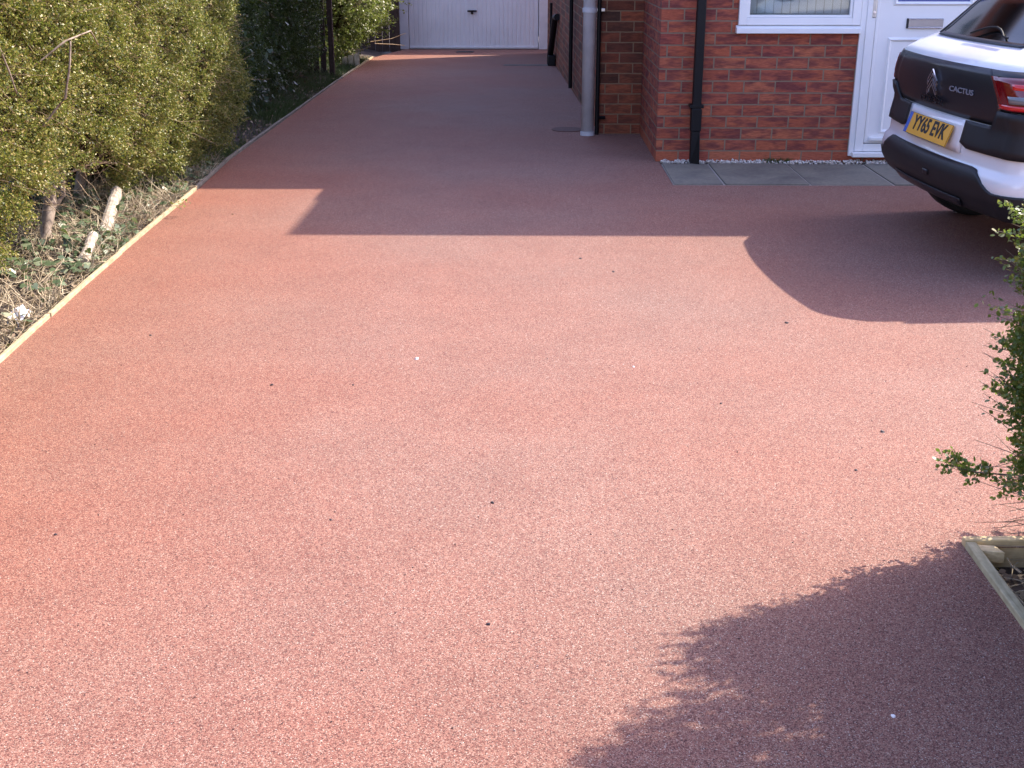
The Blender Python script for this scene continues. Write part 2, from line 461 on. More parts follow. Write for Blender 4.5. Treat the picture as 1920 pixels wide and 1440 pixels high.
# flagstone path along the house front
path = MB()
joints = [.955, 1.30, 1.88, 2.44, 3.02, 3.62, 4.2, 4.8, 5.4, 6.0, 6.5]
for k, (a, b) in enumerate(zip(joints, joints[1:])):
    dz = [.006, .009, .004, .008, .005][k % 5]
    path.box(a+.0075, b-.0075, 8.10, 8.93, -.06, dz)
tag(path.build("path", M['slab'], bevel=.004), kind='structure')
tag(MB().box(.957, 6.5, 8.095, 8.935, -.10, -.0005).build("path_bedding", plain("sandy_joint_mortar", (.34,.31,.27), .9)), kind='structure')

# timber edging boards along the hedge side
def edging(y0, y1, mat, label, w=.019, top=.018, shift=0.0):
    ps = [y0] + [e[1] for e in EDGE if y0 < e[1] < y1] + [y1]
    V, F = [], []
    n = 0
    for y in ps:
        x = edge_x(y) + shift; z = gz(y)
        V += [(x-w, y, z-.12), (x, y, z-.12), (x, y, z+top), (x-w, y, z+top)]
    for i in range(len(ps)-1):
        for k in range(4):
            F.append((4*i+k, 4*i+(k+1) % 4, 4*i+4+(k+1) % 4, 4*i+4+k))
    F += [(0,3,2,1), tuple(4*(len(ps)-1)+k for k in range(4))]
    o = MB().add(V, F).build("edging_board", mat, bevel=.003)
    tag(o, label, "edging board", "timber boards edging the drive beside the hedge"); return o
edging(-2.5, 4.95, M['fresh_wood'], "pale pine edging board nearest the camera at the left edge of the drive")
edging(4.955, 6.10, M['fresh_wood'], "pale pine edging board beside the scrap of white plastic", shift=.004)
edging(6.105, 7.86, M['fresh_wood'], "pale sunlit edging board beside the two cut logs", shift=-.003)
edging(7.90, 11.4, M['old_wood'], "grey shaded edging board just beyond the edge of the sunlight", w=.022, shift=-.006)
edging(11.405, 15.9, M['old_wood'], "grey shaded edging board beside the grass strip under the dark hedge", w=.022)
edging(15.905, 19.87, M['fresh_wood'], "far edging board glowing orange near the garage", w=.03)

# ------------------------------------------------------------------ bungalow
WY = 9.04        # front wall of the wing
HY = 10.47       # front wall of the main part
house = empty("bungalow", (0, 0, 0))
tag(house, "red brick bungalow with a white door, window and black downpipe", "house")
# wing wall built round the openings: window 1.475-2.35 x .925-2.1, door 2.35-3.30 x .05-2.1
w = MB()
w.box(.925, 1.475, WY, WY+.25, -.1, 2.3)
w.box(1.475, 2.388, WY, WY+.25, -.1, .925)
w.box(2.388, 3.32, WY, WY+.25, -.1, .045)
w.box(1.475, 2.33, WY, WY+.25, 2.12, 2.3); w.box(2.33, 3.32, WY, WY+.25, 2.12, 2.4)
w.box(3.32, 6.5, WY, WY+.25, -.1, 2.4)
w.build("wall", M['brick'], house)
w = MB(); w.box(.925, 1.175, WY+.2501, HY-.002, -.1, 2.3); w.build("wall", M['brick'], house)
# main part
w = MB(); w.box(.57, .924, HY, HY+.24, -.1, 3.3); w.box(.926, 6.5, HY, HY+.24, -.1, 3.3)
ang = math.atan2(.25-.57, 21.05-HY)
L = math.hypot(.32, 21.05-HY)
w.build("wall", M['old_brick'], house)
def side_x(y): return .57 + (.25-.57)*(y-HY)/(21.05-HY)
w = MB()
w.prism([(side_x(HY+.241), HY+.241), (side_x(18.4), 18.4), (side_x(18.4)+.24, 18.4), (side_x(HY+.241)+.24, HY+.241)], -.5, 3.3)
w.add([(side_x(10.72), 10.72, 3.3), (side_x(18.4), 18.4, 3.3), (side_x(14.35), 14.35, 5.6),
       (side_x(10.72)+.24, 10.72, 3.3), (side_x(18.4)+.24, 18.4, 3.3), (side_x(14.35)+.24, 14.35, 5.6)],
      [(0,2,1), (3,4,5), (0,1,4,3), (1,2,5,4), (2,0,3,5)])
w.prism([(side_x(18.401), 18.401), (side_x(21.05), 21.05), (side_x(21.05)+.24, 21.05), (side_x(18.401)+.24, 18.401)], -.5, 2.85)
w.box(.50, 6.5, 20.81, 21.05, -.5, 2.85)
w.build("wall", M['old_brick'], house)
# roofs (cast the shadow on the drive)
r = MB()
r.add([(.50,10.05,3.22),(7.5,10.05,3.22),(7.5,14.35,5.72),(.36,14.35,5.72),(.18,18.65,3.22),(7.5,18.65,3.22),
       (.50,10.05,3.30),(7.5,10.05,3.30),(7.5,14.35,5.82),(.36,14.35,5.82),(.18,18.65,3.30),(7.5,18.65,3.30)],
      [(0,1,2,3),(3,2,5,4),(6,9,8,7),(9,10,11,8),(0,6,7,1),(4,5,11,10),(0,3,9,6),(3,4,10,9),(1,7,8,2),(2,8,11,5)])
r.build("roof", M['roof'], house)
MB().box(.15, 7.5, 18.66, 21.2, 2.85, 2.95).build("roof", M['felt'], house)
MB().box(.90, 2.33, WY+.02, 10.46, 2.301, 2.36).build("roof", M['felt'], house)
MB().box(2.331, 6.5, WY+.001, 10.46, 2.401, 3.70).build("shadow_block", M['brick'], house)  # unseen block, added to cast the front shadow edge on the drive
MB().box(2.30, 6.6, WY-.03, 10.46, 3.701, 3.78).build("roof", M['felt'], house)  # cap of that added block, also out of view

# window
win = MB()
win.box(1.477, 1.535, WY-.028, WY+.06, .985, 2.115); win.box(2.29, 2.348, WY-.028, WY+.06, .985, 2.115)
win.box(1.535, 2.29, WY-.028, WY+.06, .985, 1.035); win.box(1.535, 2.29, WY-.028, WY+.06, 2.065, 2.115)
wf = win.build("window", M['white'], house, bevel=.004)
b = MB()   # glazing bead, inset
b.box(1.536, 1.556, WY-.018, WY+.03, 1.036, 2.064); b.box(2.269, 2.289, WY-.018, WY+.03, 1.036, 2.064)
b.box(1.556, 2.269, WY-.018, WY+.03, 1.036, 1.054); b.box(1.556, 2.269, WY-.018, WY+.03, 2.046, 2.064)
b.build("frame", M['white'], wf, bevel=.004)
MB().prism([(1.462, WY-.055), (2.352, WY-.055), (2.352, WY+.05), (1.462, WY+.05)], .928, .962).add(
   [(1.462,WY-.055,.962),(2.352,WY-.055,.962),(2.352,WY+.0,.984),(1.462,WY+.0,.984),(1.462,WY-.0,.962),(2.352,WY-.0,.962)],
   [(0,1,2,3),(0,3,4),(1,5,2),(3,2,5,4)]).build("sill", M['white'], wf, bevel=.003)
MB().box(1.556, 2.269, WY+.008, WY+.014, 1.054, 2.046).build("pane", M['glass'], wf)
bl = MB()
for k in range(12):
    x = 1.56 + k*.0605
    bl.add([(x, WY+.07, 1.06), (x+.056, WY+.082, 1.06), (x+.056, WY+.082, 2.06), (x, WY+.07, 2.06)], [(0,1,2,3)])
bl.build("vertical_blind", plain("white_blind_fabric", (.88,.89,.92), .9, var=.05), wf, solid=.001)
MB().box(1.48, 2.34, WY+.085, WY+.09, .99, 2.1).build("room_interior", plain("pale_room_lining", (.6,.6,.58), .9), wf)

# door
dr = MB()
X0, X1, Z0, Z1 = 2.391, 3.318, .115, 2.118
dr.box(X0, X0+.062, WY-.03, WY+.05, Z0-.03, Z1); dr.box(X1-.062, X1, WY-.03, WY+.05, Z0-.03, Z1)
dr.box(X0+.062, X1-.062, WY-.03, WY+.05, Z1-.062, Z1); dr.box(X0+.062, X1-.062, WY-.03, WY+.05, Z0-.03, Z0+.025)
dd = empty("door", (0, 0, 0)); dd.parent = house
dr.build("frame", M['white'], dd, bevel=.004)
MB().box(2.3505, 2.3905, WY-.022, WY+.05, .05, 2.118).build("frame", M['white'], dd, bevel=.003)
leaf = MB().box(X0+.066, X1-.066, WY-.012, WY+.035, Z0+.03, Z1-.066).build("door_panel", M['white'], dd, bevel=.005)
sa = MB()      # raised stile rim of the leaf
sa.box(X0+.068, X0+.088, WY-.022, WY-.0125, Z0+.032, Z1-.07); sa.box(X1-.088, X1-.068, WY-.022, WY-.0125, Z0+.032, Z1-.07)
sa.box(X0+.088, X1-.088, WY-.022, WY-.0125, Z1-.09, Z1-.07)
sa.build("door_rim", M['white'], dd, bevel=.004)
def moulding(x0, x1, z0, z1, t=.022, y=WY-.0125, d=.014):
    m = MB()
    o_ = [(x0,z0),(x1,z0),(x1,z1),(x0,z1)]; mid = [(x0+t*.5,z0+t*.5),(x1-t*.5,z0+t*.5),(x1-t*.5,z1-t*.5),(x0+t*.5,z1-t*.5)]
    i_ = [(x0+t,z0+t),(x1-t,z0+t),(x1-t,z1-t),(x0+t,z1-t)]
    V = [(x,y,z) for x,z in o_] + [(x,y-d,z) for x,z in mid] + [(x,y,z) for x,z in i_]
    F = []
    for k in range(4):
        k2=(k+1)%4; F += [(k,k2,4+k2,4+k),(4+k,4+k2,8+k2,8+k)]
    return m.add(V, F)
moulding(2.558, 3.16, .215, .90, .03).build("panel_moulding", M['white'], dd)
moulding(2.575, 3.145, 1.117, 1.95, .03).build("panel_moulding", M['white'], dd)
MB().box(2.606, 3.114, WY-.0155, WY-.0125, 1.148, 1.918).build("pane", M['door_glass'], dd)
MB().box(X0+.10, X1-.08, WY-.05, WY-.0125, .165, .19).build("weather_bar", M['white'], dd, bevel=.006)
MB().box(2.37, X1+.01, WY-.07, WY+.05, .046, .082).build("threshold", M['white'], dd, bevel=.006)
lb = MB().box(2.680, 2.942, WY-.0185, WY-.0125, .962, 1.032).build("letterbox", M['gasket'], dd, bevel=.003)
MB().box(2.695, 2.938, WY-.024, WY-.0190, .972, 1.022).build("flap", M['steel'], lb, bevel=.002)
MB().box(2.692, 2.940, WY-.031, WY-.0190, 1.0225, 1.031).build("flap_edge", M['chrome'], lb, bevel=.002)
MB().box(2.692, 2.940, WY-.031, WY-.0190, .963, .9715).build("flap_edge", M['chrome'], lb, bevel=.002)
hd = MB().box(2.426, 2.455, WY-.034, WY-.0225, 1.035, 1.27).build("handle", M['steel'], dd, bevel=.008)
MB().tube([(2.44,WY-.035,1.2),(2.44,WY-.07,1.2),(2.56,WY-.07,1.2)], .009).build("lever", M['chrome'], hd)
MB().tube([(2.44,WY-.0345,1.075),(2.44,WY-.0395,1.075)], .009, seg=12).build("lock_barrel", M['chrome'], hd)

# black square downpipe on the wing
dp = MB()
dp.box(1.168, 1.232, WY-.10, WY-.036, .26, 2.28)
pp = dp.build("downpipe", M['black_pipe'], house, bevel=.006)
MB().box(1.162, 1.238, WY-.106, WY-.030, .24, .40).build("socket", M['black_pipe'], pp, bevel=.004)
MB().add([(1.168,WY-.105,.0),(1.232,WY-.155,.0),(1.232,WY-.075,.0),(1.168,WY-.045,.0),(1.168,WY-.10,.239),(1.232,WY-.10,.239),(1.232,WY-.036,.239),(1.168,WY-.036,.239)],
     [(0,3,2,1),(4,5,6,7),(0,1,5,4),(1,2,6,5),(2,3,7,6),(3,0,4,7)]).build("shoe", M['black_pipe'], pp, bevel=.004)
for z in (.405, 1.3, 2.1):
    MB().box(1.150, 1.250, WY-.102, WY-.0005, z, z+.025).build("bracket", M['black_pipe'], pp, bevel=.003)
# grey soil pipe and the pipes on the side wall
sp = MB().tube([(.47,10.40,-.05),(.47,10.40,3.9)], .053, seg=28).build("soil_pipe", M['grey_pipe'], house, smooth=True)
MB().tube([(.47,10.40,1.005),(.47,10.40,1.04)], .060, seg=28).build("collar", M['grey_pipe'], sp)
MB().box(.50, .60, 10.43, 10.462, 1.01, 1.035).build("bracket", M['steel'], sp, bevel=.003)
MB().tube([(.47,10.40,-.02),(.47,10.40,.03)], .060, seg=28).build("collar", M['grey_pipe'], sp)
wp = MB().tube([(.552,10.435,.0),(.552,10.435,3.1)], .018, seg=12).build("waste_pipe", M['black_pipe'], house)
MB().tube([(.552,10.435,.14),(.62,10.462,.14)], .014, seg=8).build("bracket", M['black_pipe'], wp)
MB().tube([(.425,13.9,.02),(.425,13.9,2.6)], .022, seg=12).build("waste_pipe", M['black_pipe'], house)
dg = MB().tube([(.335,17.2,.62),(.31,17.55,.60),(.255,18.25,.02),(.255,18.4,-.1)], .045, seg=12).build("waste_pipe", M['black_pipe'], house)
MB().tube([(.27,18.6,-.1),(.27,18.6,.75)], .020, seg=10).build("waste_pipe", M['black_pipe'], house)
MB().box(.22, .34, 18.1, 18.35, -.12, .04).build("gully_box", M['black_pipe'], house, bevel=.02)

# ------------------------------------------------------------------ garage
GY = 22.12; GZ = gz(22.1)
gar = empty("garage", (0, 0, 0)); tag(gar, "garage with a pale ribbed up-and-over door closing the end of the drive", "garage")
w = MB()
w.box(-2.52, -2.362, GY+.02, GY+5, GZ-.1, GZ+2.3); w.box(.262, 3.2, GY+.02, GY+.22, GZ-.1, GZ+2.3); w.box(3.0, 3.2, GY+.2201, GY+5, GZ-.1, GZ+2.3)  # right-hand wall widened out of view to keep sunlight off the drive
w.box(-2.3615, .2615, GY+.02, GY+.22, GZ+2.05, GZ+2.3); w.box(-2.3615, 2.999, GY+4.8, GY+5, GZ-.1, GZ+2.3)
w.build("wall", M['old_brick'], gar)
MB().box(-2.6, 3.3, GY-.05, GY+5.1, GZ+2.301, GZ+2.38).build("roof", M['felt'], gar)
fr = MB()
fr.box(-2.36, -2.205, GY, GY+.12, GZ+.0, GZ+2.04); fr.box(.105, .26, GY, GY+.12, GZ+.0, GZ+2.04)
fr.box(-2.205, .105, GY, GY+.12, GZ+1.96, GZ+2.04)
fr.build("door_frame", M['garage_frame'], gar, bevel=.004)
# ribbed door: trapezoid ribs across the width
gx0, gx1 = -2.195, .095; nr = 30; V, F = [], []
pitch = (gx1-gx0)/nr
for k in range(nr):
    x = gx0 + k*pitch
    for dx, dy in ((0, 0), (.010, 0), (.018, -.008), (pitch-.008, -.008)):
        V += [(x+dx, GY+.03+dy, GZ+.03), (x+dx, GY+.03+dy, GZ+1.955)]
V += [(gx1, GY+.03, GZ+.03), (gx1, GY+.03, GZ+1.955)]
for k in range(len(V)//2-1): F.append((2*k, 2*k+2, 2*k+3, 2*k+1))
gd = MB().add(V, F).build("garage_door", M['garage_white'], gar, solid=.0)
MB().box(gx0, gx1, GY+.006, GY+.04, GZ+.012, GZ+.045).build("bottom_rail", M['garage_frame'], gd, bevel=.003)
MB().box(gx0, gx1, GY+.05, GY+.06, GZ-.02, GZ+1.95).build("backing", M['drain'], gd)
h = MB().tube([(-1.145,GY+.01,GZ+.652),(-1.13,GY-.03,GZ+.652),(-1.02,GY-.03,GZ+.652),(-1.005,GY+.01,GZ+.652)], .016, seg=10).build("handle", M['black_pipe'], gd)
MB().box(-1.095, -1.055, GY-.004, GY+.017, GZ+.60, GZ+.64).build("handle_plate", M['black_pipe'], h, bevel=.003)

fence = empty("board_fence", (0, 0, 0)); tag(fence, "dark board fence panel in the shade left of the garage", "fence")
p = MB()
for k in range(10):
    x = -3.63 + k*.125; p.box(x, x+.118, 21.75+.006*(k % 2), 21.77+.006*(k % 2), -.2, 1.7)
p.build("fence_panel", M['dark_wood'], fence)
MB().box(-2.395, -2.318, 21.66, 21.74, -.2, 1.8).build("post", M['dark_wood'], fence)

# things standing between hedge and drive at the back
o = MB().box(-2.62, -2.555, 15.88, 15.95, -.15, 1.25).build("fence_post", M['dark_wood'], bevel=.006)
tag(o, "dark square timber post between the shaded hedge and the sunlit shrub", "post")
pk = empty("picket_fence", (0, 0, 0)); tag(pk, "old broken picket fence stub half lost in the hedge beside the dark post", "fence")
for k, (x, y, h_) in enumerate([(-2.70,15.93,.95),(-2.80,15.96,.9),(-2.90,16.0,.95)]):
    MB().box(x-.035, x+.035, y, y+.02, -.12, h_).build("pale", M['dark_wood'], pk, bevel=.004)
MB().box(-2.95, -2.66, 15.985, 16.02, .25, .31).build("rail", M['dark_wood'], pk)
lf = empty("low_board_fence", (0, 0, 0)); tag(lf, "low sunlit board fence stub beneath the yellow-green shrub", "fence")
for k in range(3):
    MB().box(-2.76+k*.085, -2.685+k*.085, 17.9+k*.02, 17.92+k*.02, -.15, .03+.02*k).build("pale", M['pale_wood'], lf, bevel=.003)

# covers and marks in the drive
def disc(name, x, y, r, ry, z, mat, label, cat, n=28):
    V = [(x+r*math.cos(2*math.pi*k/n), y+ry*math.sin(2*math.pi*k/n), gz(y)+zz) for zz in (z-.02, z) for k in range(n)]
    o = MB().add(V, [tuple(range(n-1,-1,-1)), tuple(range(n, 2*n))] + [(k,(k+1)%n,n+(k+1)%n,n+k) for k in range(n)]).build(name, mat, bevel=.002)
    tag(o, label, cat); return o
disc("inspection_cover", .31, 10.72, .14, .14, .006, M['iron'], "round rusty brown cover in the drive at the foot of the grey pipe", "drain cover")
dc = MB()
for k in range(9): dc.box(-1.30+k*.032, -1.28+k*.032, 21.2, 21.4, gz(21.3)-.02, gz(21.3)+.010)
dc.box(-1.31, -1.015, 21.185, 21.20, gz(21.3)-.02, gz(21.3)+.012); dc.box(-1.31, -1.015, 21.40, 21.415, gz(21.3)-.02, gz(21.3)+.012)
tag(dc.build("drain_grate", M['drain']), "small dark slotted drain grate in front of the garage door", "drain grate")
tag(MB().box(-.43, .24, 18.12, 18.30, gz(18.2)-.02, gz(18.2)+.006).build("drain_channel", plain("mossy_drain_channel", (.10,.095,.08), .8, var=.3), bevel=.003),
    "grey-green drain strip across the drive at the foot of the side wall", "drain")

# ------------------------------------------------------------------ car
CU = Vector((2.089, 6.387, 0)); CF = (.99758, .06951)
car = empty("parked_car", CU, math.atan2(CF[1], CF[0]))
tag(car, "white hatchback with black tailgate panel and yellow plate parked by the house", "car")
M['paint'] = (lambda t: (t.set(Base_Color=(.80,.81,.83), Roughness=.30, Coat_Weight=.8, Coat_Roughness=.05), t.m)[1])(NT("white_car_paint"))
M['bumper'] = plain("textured_black_bumper", (.009,.010,.013), .5, var=.2, scale=20, bumps=.25, bscale=900)
M['gloss_black'] = (lambda t: (t.set(Base_Color=(.008,.009,.014), Roughness=.42, Coat_Weight=.15), t.m)[1])(NT("black_tailgate_panel"))
M['lens'] = (lambda t: (t.set(Base_Color=(.16,.004,.008), Roughness=.12, Coat_Weight=1.0), t.m)[1])(NT("dark_red_lamp_lens"))
M['lens2'] = (lambda t: (t.set(Base_Color=(.62,.008,.01), Roughness=.1, Coat_Weight=1.0), t.m)[1])(NT("bright_red_lamp_lens"))
M['lens3'] = (lambda t: (t.set(Base_Color=(.16,.17,.18), Roughness=.1, Coat_Weight=1.0), t.m)[1])(NT("smoked_clear_lamp_lens"))
M['tyre'] = plain("black_tyre_rubber", (.012,.012,.013), .75)
M['rim'] = plain("grey_alloy", (.25,.25,.26), .3, metal=1)
M['plate'] = plain("yellow_number_plate", (.78,.40,.025), .35, var=.05)
M['plate_blue'] = plain("blue_plate_band", (.03,.12,.55), .35)
M['ink'] = plain("black_plate_ink", (.01,.01,.012), .5)
M['darkemboss'] = plain("black_embossed_badge", (.006,.006,.008), .25)

def lerp(tab, z):
    if z <= tab[0][0]: return tab[0][1]
    for (a, va), (b_, vb) in zip(tab, tab[1:]):
        if z <= b_: 
            t = (z-a)/(b_-a); return va + (vb-va)*t
    return tab[-1][1]
XR = [(.275,.10),(.29,.04),(.31,.010),(.38,-.03),(.45,-.042),(.49,-.030),(.505,-.012),(.52,-.004),(.60,.0),(.71,.020),(.76,.0),(.86,-.012),(.955,-.008),(.985,.008),(1.02,.06),(1.065,.165),(1.12,.225),(1.25,.36),(1.36,.53),(1.40,.60),(1.425,.66),(1.445,.78),(1.465,1.0),(1.478,1.4)]
HW = [(.275,.80),(.29,.83),(.34,.862),(.45,.872),(.60,.868),(.80,.862),(.92,.835),(1.0,.79),(1.065,.745),(1.12,.725),(1.25,.675),(1.36,.605),(1.40,.56),(1.425,.53),(1.445,.50),(1.465,.38),(1.478,.22)]
XF = [(.275,4.05),(.30,4.10),(.60,4.12),(.80,4.05),(.92,3.85),(1.0,3.35),(1.065,3.05),(1.25,2.65),(1.36,2.40),(1.425,2.2),(1.478,1.9)]
def crown(z): return .085
def cr(z): return .14 + .10*max(0, min(1, (z-.84)/.16)) - .08*max(0, min(1, (z-1.06)/.2))
def rear_pt(s, z, off=0.0):
    """s: -3..3 sideways along the outline (right = positive), +-1 where the corner starts, +-2 where it ends, beyond: metres/1 along the side"""
    sg = 1 if s >= 0 else -1; a = abs(s); hw = lerp(HW, z); r = cr(z); xr = lerp(XR, z); c = crown(z)
    vr = hw - r
    if a <= 1:
        v = a*vr; x = xr + c*(v/hw)**2.2
    elif a <= 2:
        t = (a-1)*math.pi/2; x0 = xr + c*(vr/hw)**2.2
        v = vr + r*math.sin(t); x = x0 + r*(1-math.cos(t))
    else:
        v = hw; x = xr + c*(vr/hw)**2.2 + r + (a-2)*1.0
    return x, sg*v
def surf(s, z, off=0.0):
    x, v = rear_pt(s, z)
    if off:
        e = .01
        x1, v1 = rear_pt(s-e, z); x2, v2 = rear_pt(s+e, z); zl, zh = z-.006, z+.006
        x3, v3 = rear_pt(s, zl); x4, v4 = rear_pt(s, zh)
        ds = Vector((x2-x1, -(v2-v1), 0)); dz = Vector((x4-x3, -(v4-v3), zh-zl))
        n = ds.cross(dz).normalized()
        if n.x > .3 or (abs(s) > 1.6 and n.y*(-1 if s > 0 else 1) < 0): n = -n
        return (x+n.x*off, -v+n.y*off, z+n.z*off)
    return (x, -v, z)
# body loft
zs = sorted(set([z for z, _ in XR] + [.34,.42,.55,.65,.80,.90,.93,1.0,1.09,1.18,1.31]))
ss = [i/8 for i in range(9)] + [1+i/6 for i in range(1, 7)]
nlong = 26; nfc = 6
rings = []
for z in zs:
    hw = lerp(HW, z); r = cr(z); xf = lerp(XF, z); ring = []
    half = [surf(s, z) for s in ss]           # right half, centre to side
    xs0 = half[-1][0]; xe = xf - .45
    for i in range(1, nlong+1):
        x = xs0 + (xe-xs0)*i/nlong; half.append((x, -hw, z))
    for i in range(1, nfc+1):
        t = i/nfc*math.pi/2; half.append((xe+.45*math.sin(t), -hw*(.35+.65*math.cos(t)), z))
    half.append((xf+.02, 0, z))
    left = [(x, -y, z_) for x, y, z_ in reversed(half[1:-1])]
    rings.append(half + left)
n = len(rings[0]); V = [p for rg in rings for p in rg]; F = []
WX = (.61, 3.20)
for i in range(len(rings)-1):
    for k in range(n):
        k2 = (k+1) % n; q = (i*n+k, i*n+k2, (i+1)*n+k2, (i+1)*n+k)
        cx = sum(V[a][0] for a in q)/4; cy = sum(V[a][1] for a in q)/4; cz = sum(V[a][2] for a in q)/4
        if abs(cy) > .7 and any(math.hypot(cx-wx, cz-.32) < .36 for wx in WX): continue
        zlo = V[q[0]][2]
        if zlo >= 1.09 and zs[i+1] <= 1.3601 and abs(cy) > .55 and .75 < cx < 2.75: continue   # side windows
        if zlo >= 1.064 and zs[i+1] <= 1.3601 and abs(cy) < lerp(HW, cz)-.10 and cx < 1.0: continue     # rear window
        if zlo >= 1.064 and zs[i+1] <= 1.3601 and cx > lerp(XF, cz)-.32 and abs(cy) < .58: continue   # windscreen
        F.append(q)
F.append(tuple(range(n-1, -1, -1))); F.append(tuple((len(rings)-1)*n+k for k in range(n)))
body = MB().add(V, F).build("body", M['paint'], car, smooth=True)
def patch(name, s0, s1, zlo, zhi, mat, parent, off=.006, ns=40, nz=8, solid=.012, smooth=True, mod=None):
    V, F = [], []
    for i in range(ns+1):
        s = s0 + (s1-s0)*i/ns; a, b_ = zlo(s) if callable(zlo) else zlo, zhi(s) if callable(zhi) else zhi
        for j in range(nz+1):
            z = a + (b_-a)*j/nz
            V.append(surf(s, z, off if not mod else off+mod(s, j/nz)))
    for i in range(ns):
        for j in range(nz):
            a = i*(nz+1)+j; F.append((a, a+1, a+nz+2, a+nz+1))
    return MB().add(V, F).build(name, mat, parent, smooth=smooth, solid=solid)
def sm(a, b_, x):
    t = max(0, min(1, (x-a)/(b_-a))); return t*t*(3-2*t)
# lower bumper
bp = patch("rear_bumper", -2.7, 2.7, lambda s: .288, lambda s: .503 - .085*sm(.74, 1.02, abs(s)), M['bumper'], car, off=.010, ns=90, nz=14, solid=.02)
patch("bumper_insert", -.62, .62, .305, .345, M['gloss_black'], bp, off=.014, ns=24, nz=3, solid=.006)
patch("tow_cover", .08, .17, .40, .425, M['gloss_black'], bp, off=.012, ns=6, nz=2, solid=.004)
# tailgate black band with its shut line, and the corner claddings
band = patch("tailgate_panel", -.93, .93, lambda s: .713 + .0*s, lambda s: .968, M['gloss_black'], car, off=.005, ns=50, nz=8, solid=.01)
for sg in (-1, 1):
    a, b_ = (.50, 2.35) if sg > 0 else (-2.35, -.50)
    patch("corner_cladding", a, b_, lambda s: .580+.02*sm(.6, .5, abs(s)) - .0, lambda s: .712 + .078*sm(.84, .90, abs(s)), M['bumper'], car, off=.016, ns=40, nz=6, solid=.015)
    a, b_ = (.90, 2.35) if sg > 0 else (-2.35, -.90)
    patch("lamp_surround", a, b_, .792, .968, M['gloss_black'], car, off=.004, ns=40, nz=6, solid=.01)
    a, b_ = (.92, 2.18) if sg > 0 else (-2.18, -1.35)
    lamp = patch("tail_lamp", a, b_, .800, .940, M['lens'], car, off=.011, ns=36, nz=6, solid=.012)
    a, b_ = (.94, 2.15) if sg > 0 else (-2.15, -1.40)
    patch("lamp_bar", a, b_, .804, .824, M['lens2'], lamp, off=.015, ns=30, nz=2, solid=.006)
    a, b_ = (1.16, 1.75) if sg > 0 else (-1.85, -1.45)
    patch("reversing_lens", a, b_, .832, .862, M['lens3'], lamp, off=.014, ns=16, nz=2, solid=.006)
    a, b_ = (1.30, 2.12) if sg > 0 else (-2.12, -1.45)
    patch("brake_lens", a, b_, .890, .915, M['lens2'], lamp, off=.013, ns=16, nz=2, solid=.006)
    # wheel arch trims, wheels
    for wx in WX:
        y = -.868*sg
        V, F = [], []
        for k in range(25):
            t = math.pi*(k/24)*1.16 - .08*math.pi
            for rr in (.33, .40):
                V.append((wx+rr*math.cos(t), y*1.012, max(.2, .32+rr*math.sin(t))))
        for k in range(24): F.append((2*k, 2*k+1, 2*k+3, 2*k+2))
        MB().add(V, F).build("arch_trim", M['bumper'], car, solid=.03)
        well = MB()
        V, F = [], []
        for k in range(21):
            t = math.pi*k/20
            for yy_ in (.50, .86): V.append((wx+.37*math.cos(t), -yy_*sg, .30+.37*math.sin(t)))
        for k in range(20): F.append((2*k, 2*k+1, 2*k+3, 2*k+2))
        c0 = len(V); V.append((wx, -.50*sg, .3))
        for k in range(20): F.append((2*k, 2*k+2, c0))
        well.add(V, F).build("wheel_well", M['tyre'], car)
        wh = empty("wheel", (wx, -.775*sg, .325)); wh.parent = car
        prof = [(-.10,.20),(-.10,.295),(-.085,.315),(-.06,.325),(.06,.325),(.085,.315),(.10,.295),(.10,.20)]
        V, F = [], []; ns_ = 40
        for k in range(ns_):
            t = 2*math.pi*k/ns_
            for yv, rr in prof: V.append((rr*math.cos(t), yv, rr*math.sin(t)))
        m = len(prof)
        for k in range(ns_):
            for j in range(m): F.append((k*m+j, k*m+(j+1)%m, ((k+1)%ns_)*m+(j+1)%m, ((k+1)%ns_)*m+j))
        MB().add(V, F).build("tyre", M['tyre'], wh, smooth=True)
        rm = MB(); rm.tube([(0,-.06*sg,0),(0,-.075*sg,0)], .05, seg=16)
        for k in range(5):
            t = 2*math.pi*k/5
            rm.tube([(.03*math.cos(t), -.07*sg, .03*math.sin(t)), (.195*math.cos(t), -.06*sg, .195*math.sin(t))], [.028,.02], seg=6)
        rm.tube([(0,.05*sg,0),(0,.04*sg,0)], .2, seg=32)
        rm.build("rim", M['rim'], wh)
    # side door cladding
    MB().box(1.15, 2.85, -.885*sg-.008, -.885*sg+.008, .42, .72).build("door_cladding", M['bumper'], car, bevel=.006)
    MB().prism([(2.62,-.80*sg),(2.72,-1.0*sg),(2.86,-1.0*sg),(2.86,-.80*sg)], 1.02, 1.14).build("door_mirror", M['gloss_black'], car, bevel=.03)
    V = []
    for x in [.80+.1*i for i in range(20)]:
        for z in (1.075, 1.14, 1.22, 1.30, 1.372): V.append((x, -sg*(lerp(HW, z)-.004), z))
    F = [(5*i+j, 5*i+j+1, 5*i+j+6, 5*i+j+5) for i in range(19) for j in range(4)]
    MB().add(V, F).build("side_window", M['car_glass'], car, smooth=True)
    MB().box(.9, 2.4, -.56*sg-.015, -.56*sg+.015, 1.455, 1.49).build("roof_rail", M['bumper'], car, bevel=.01)
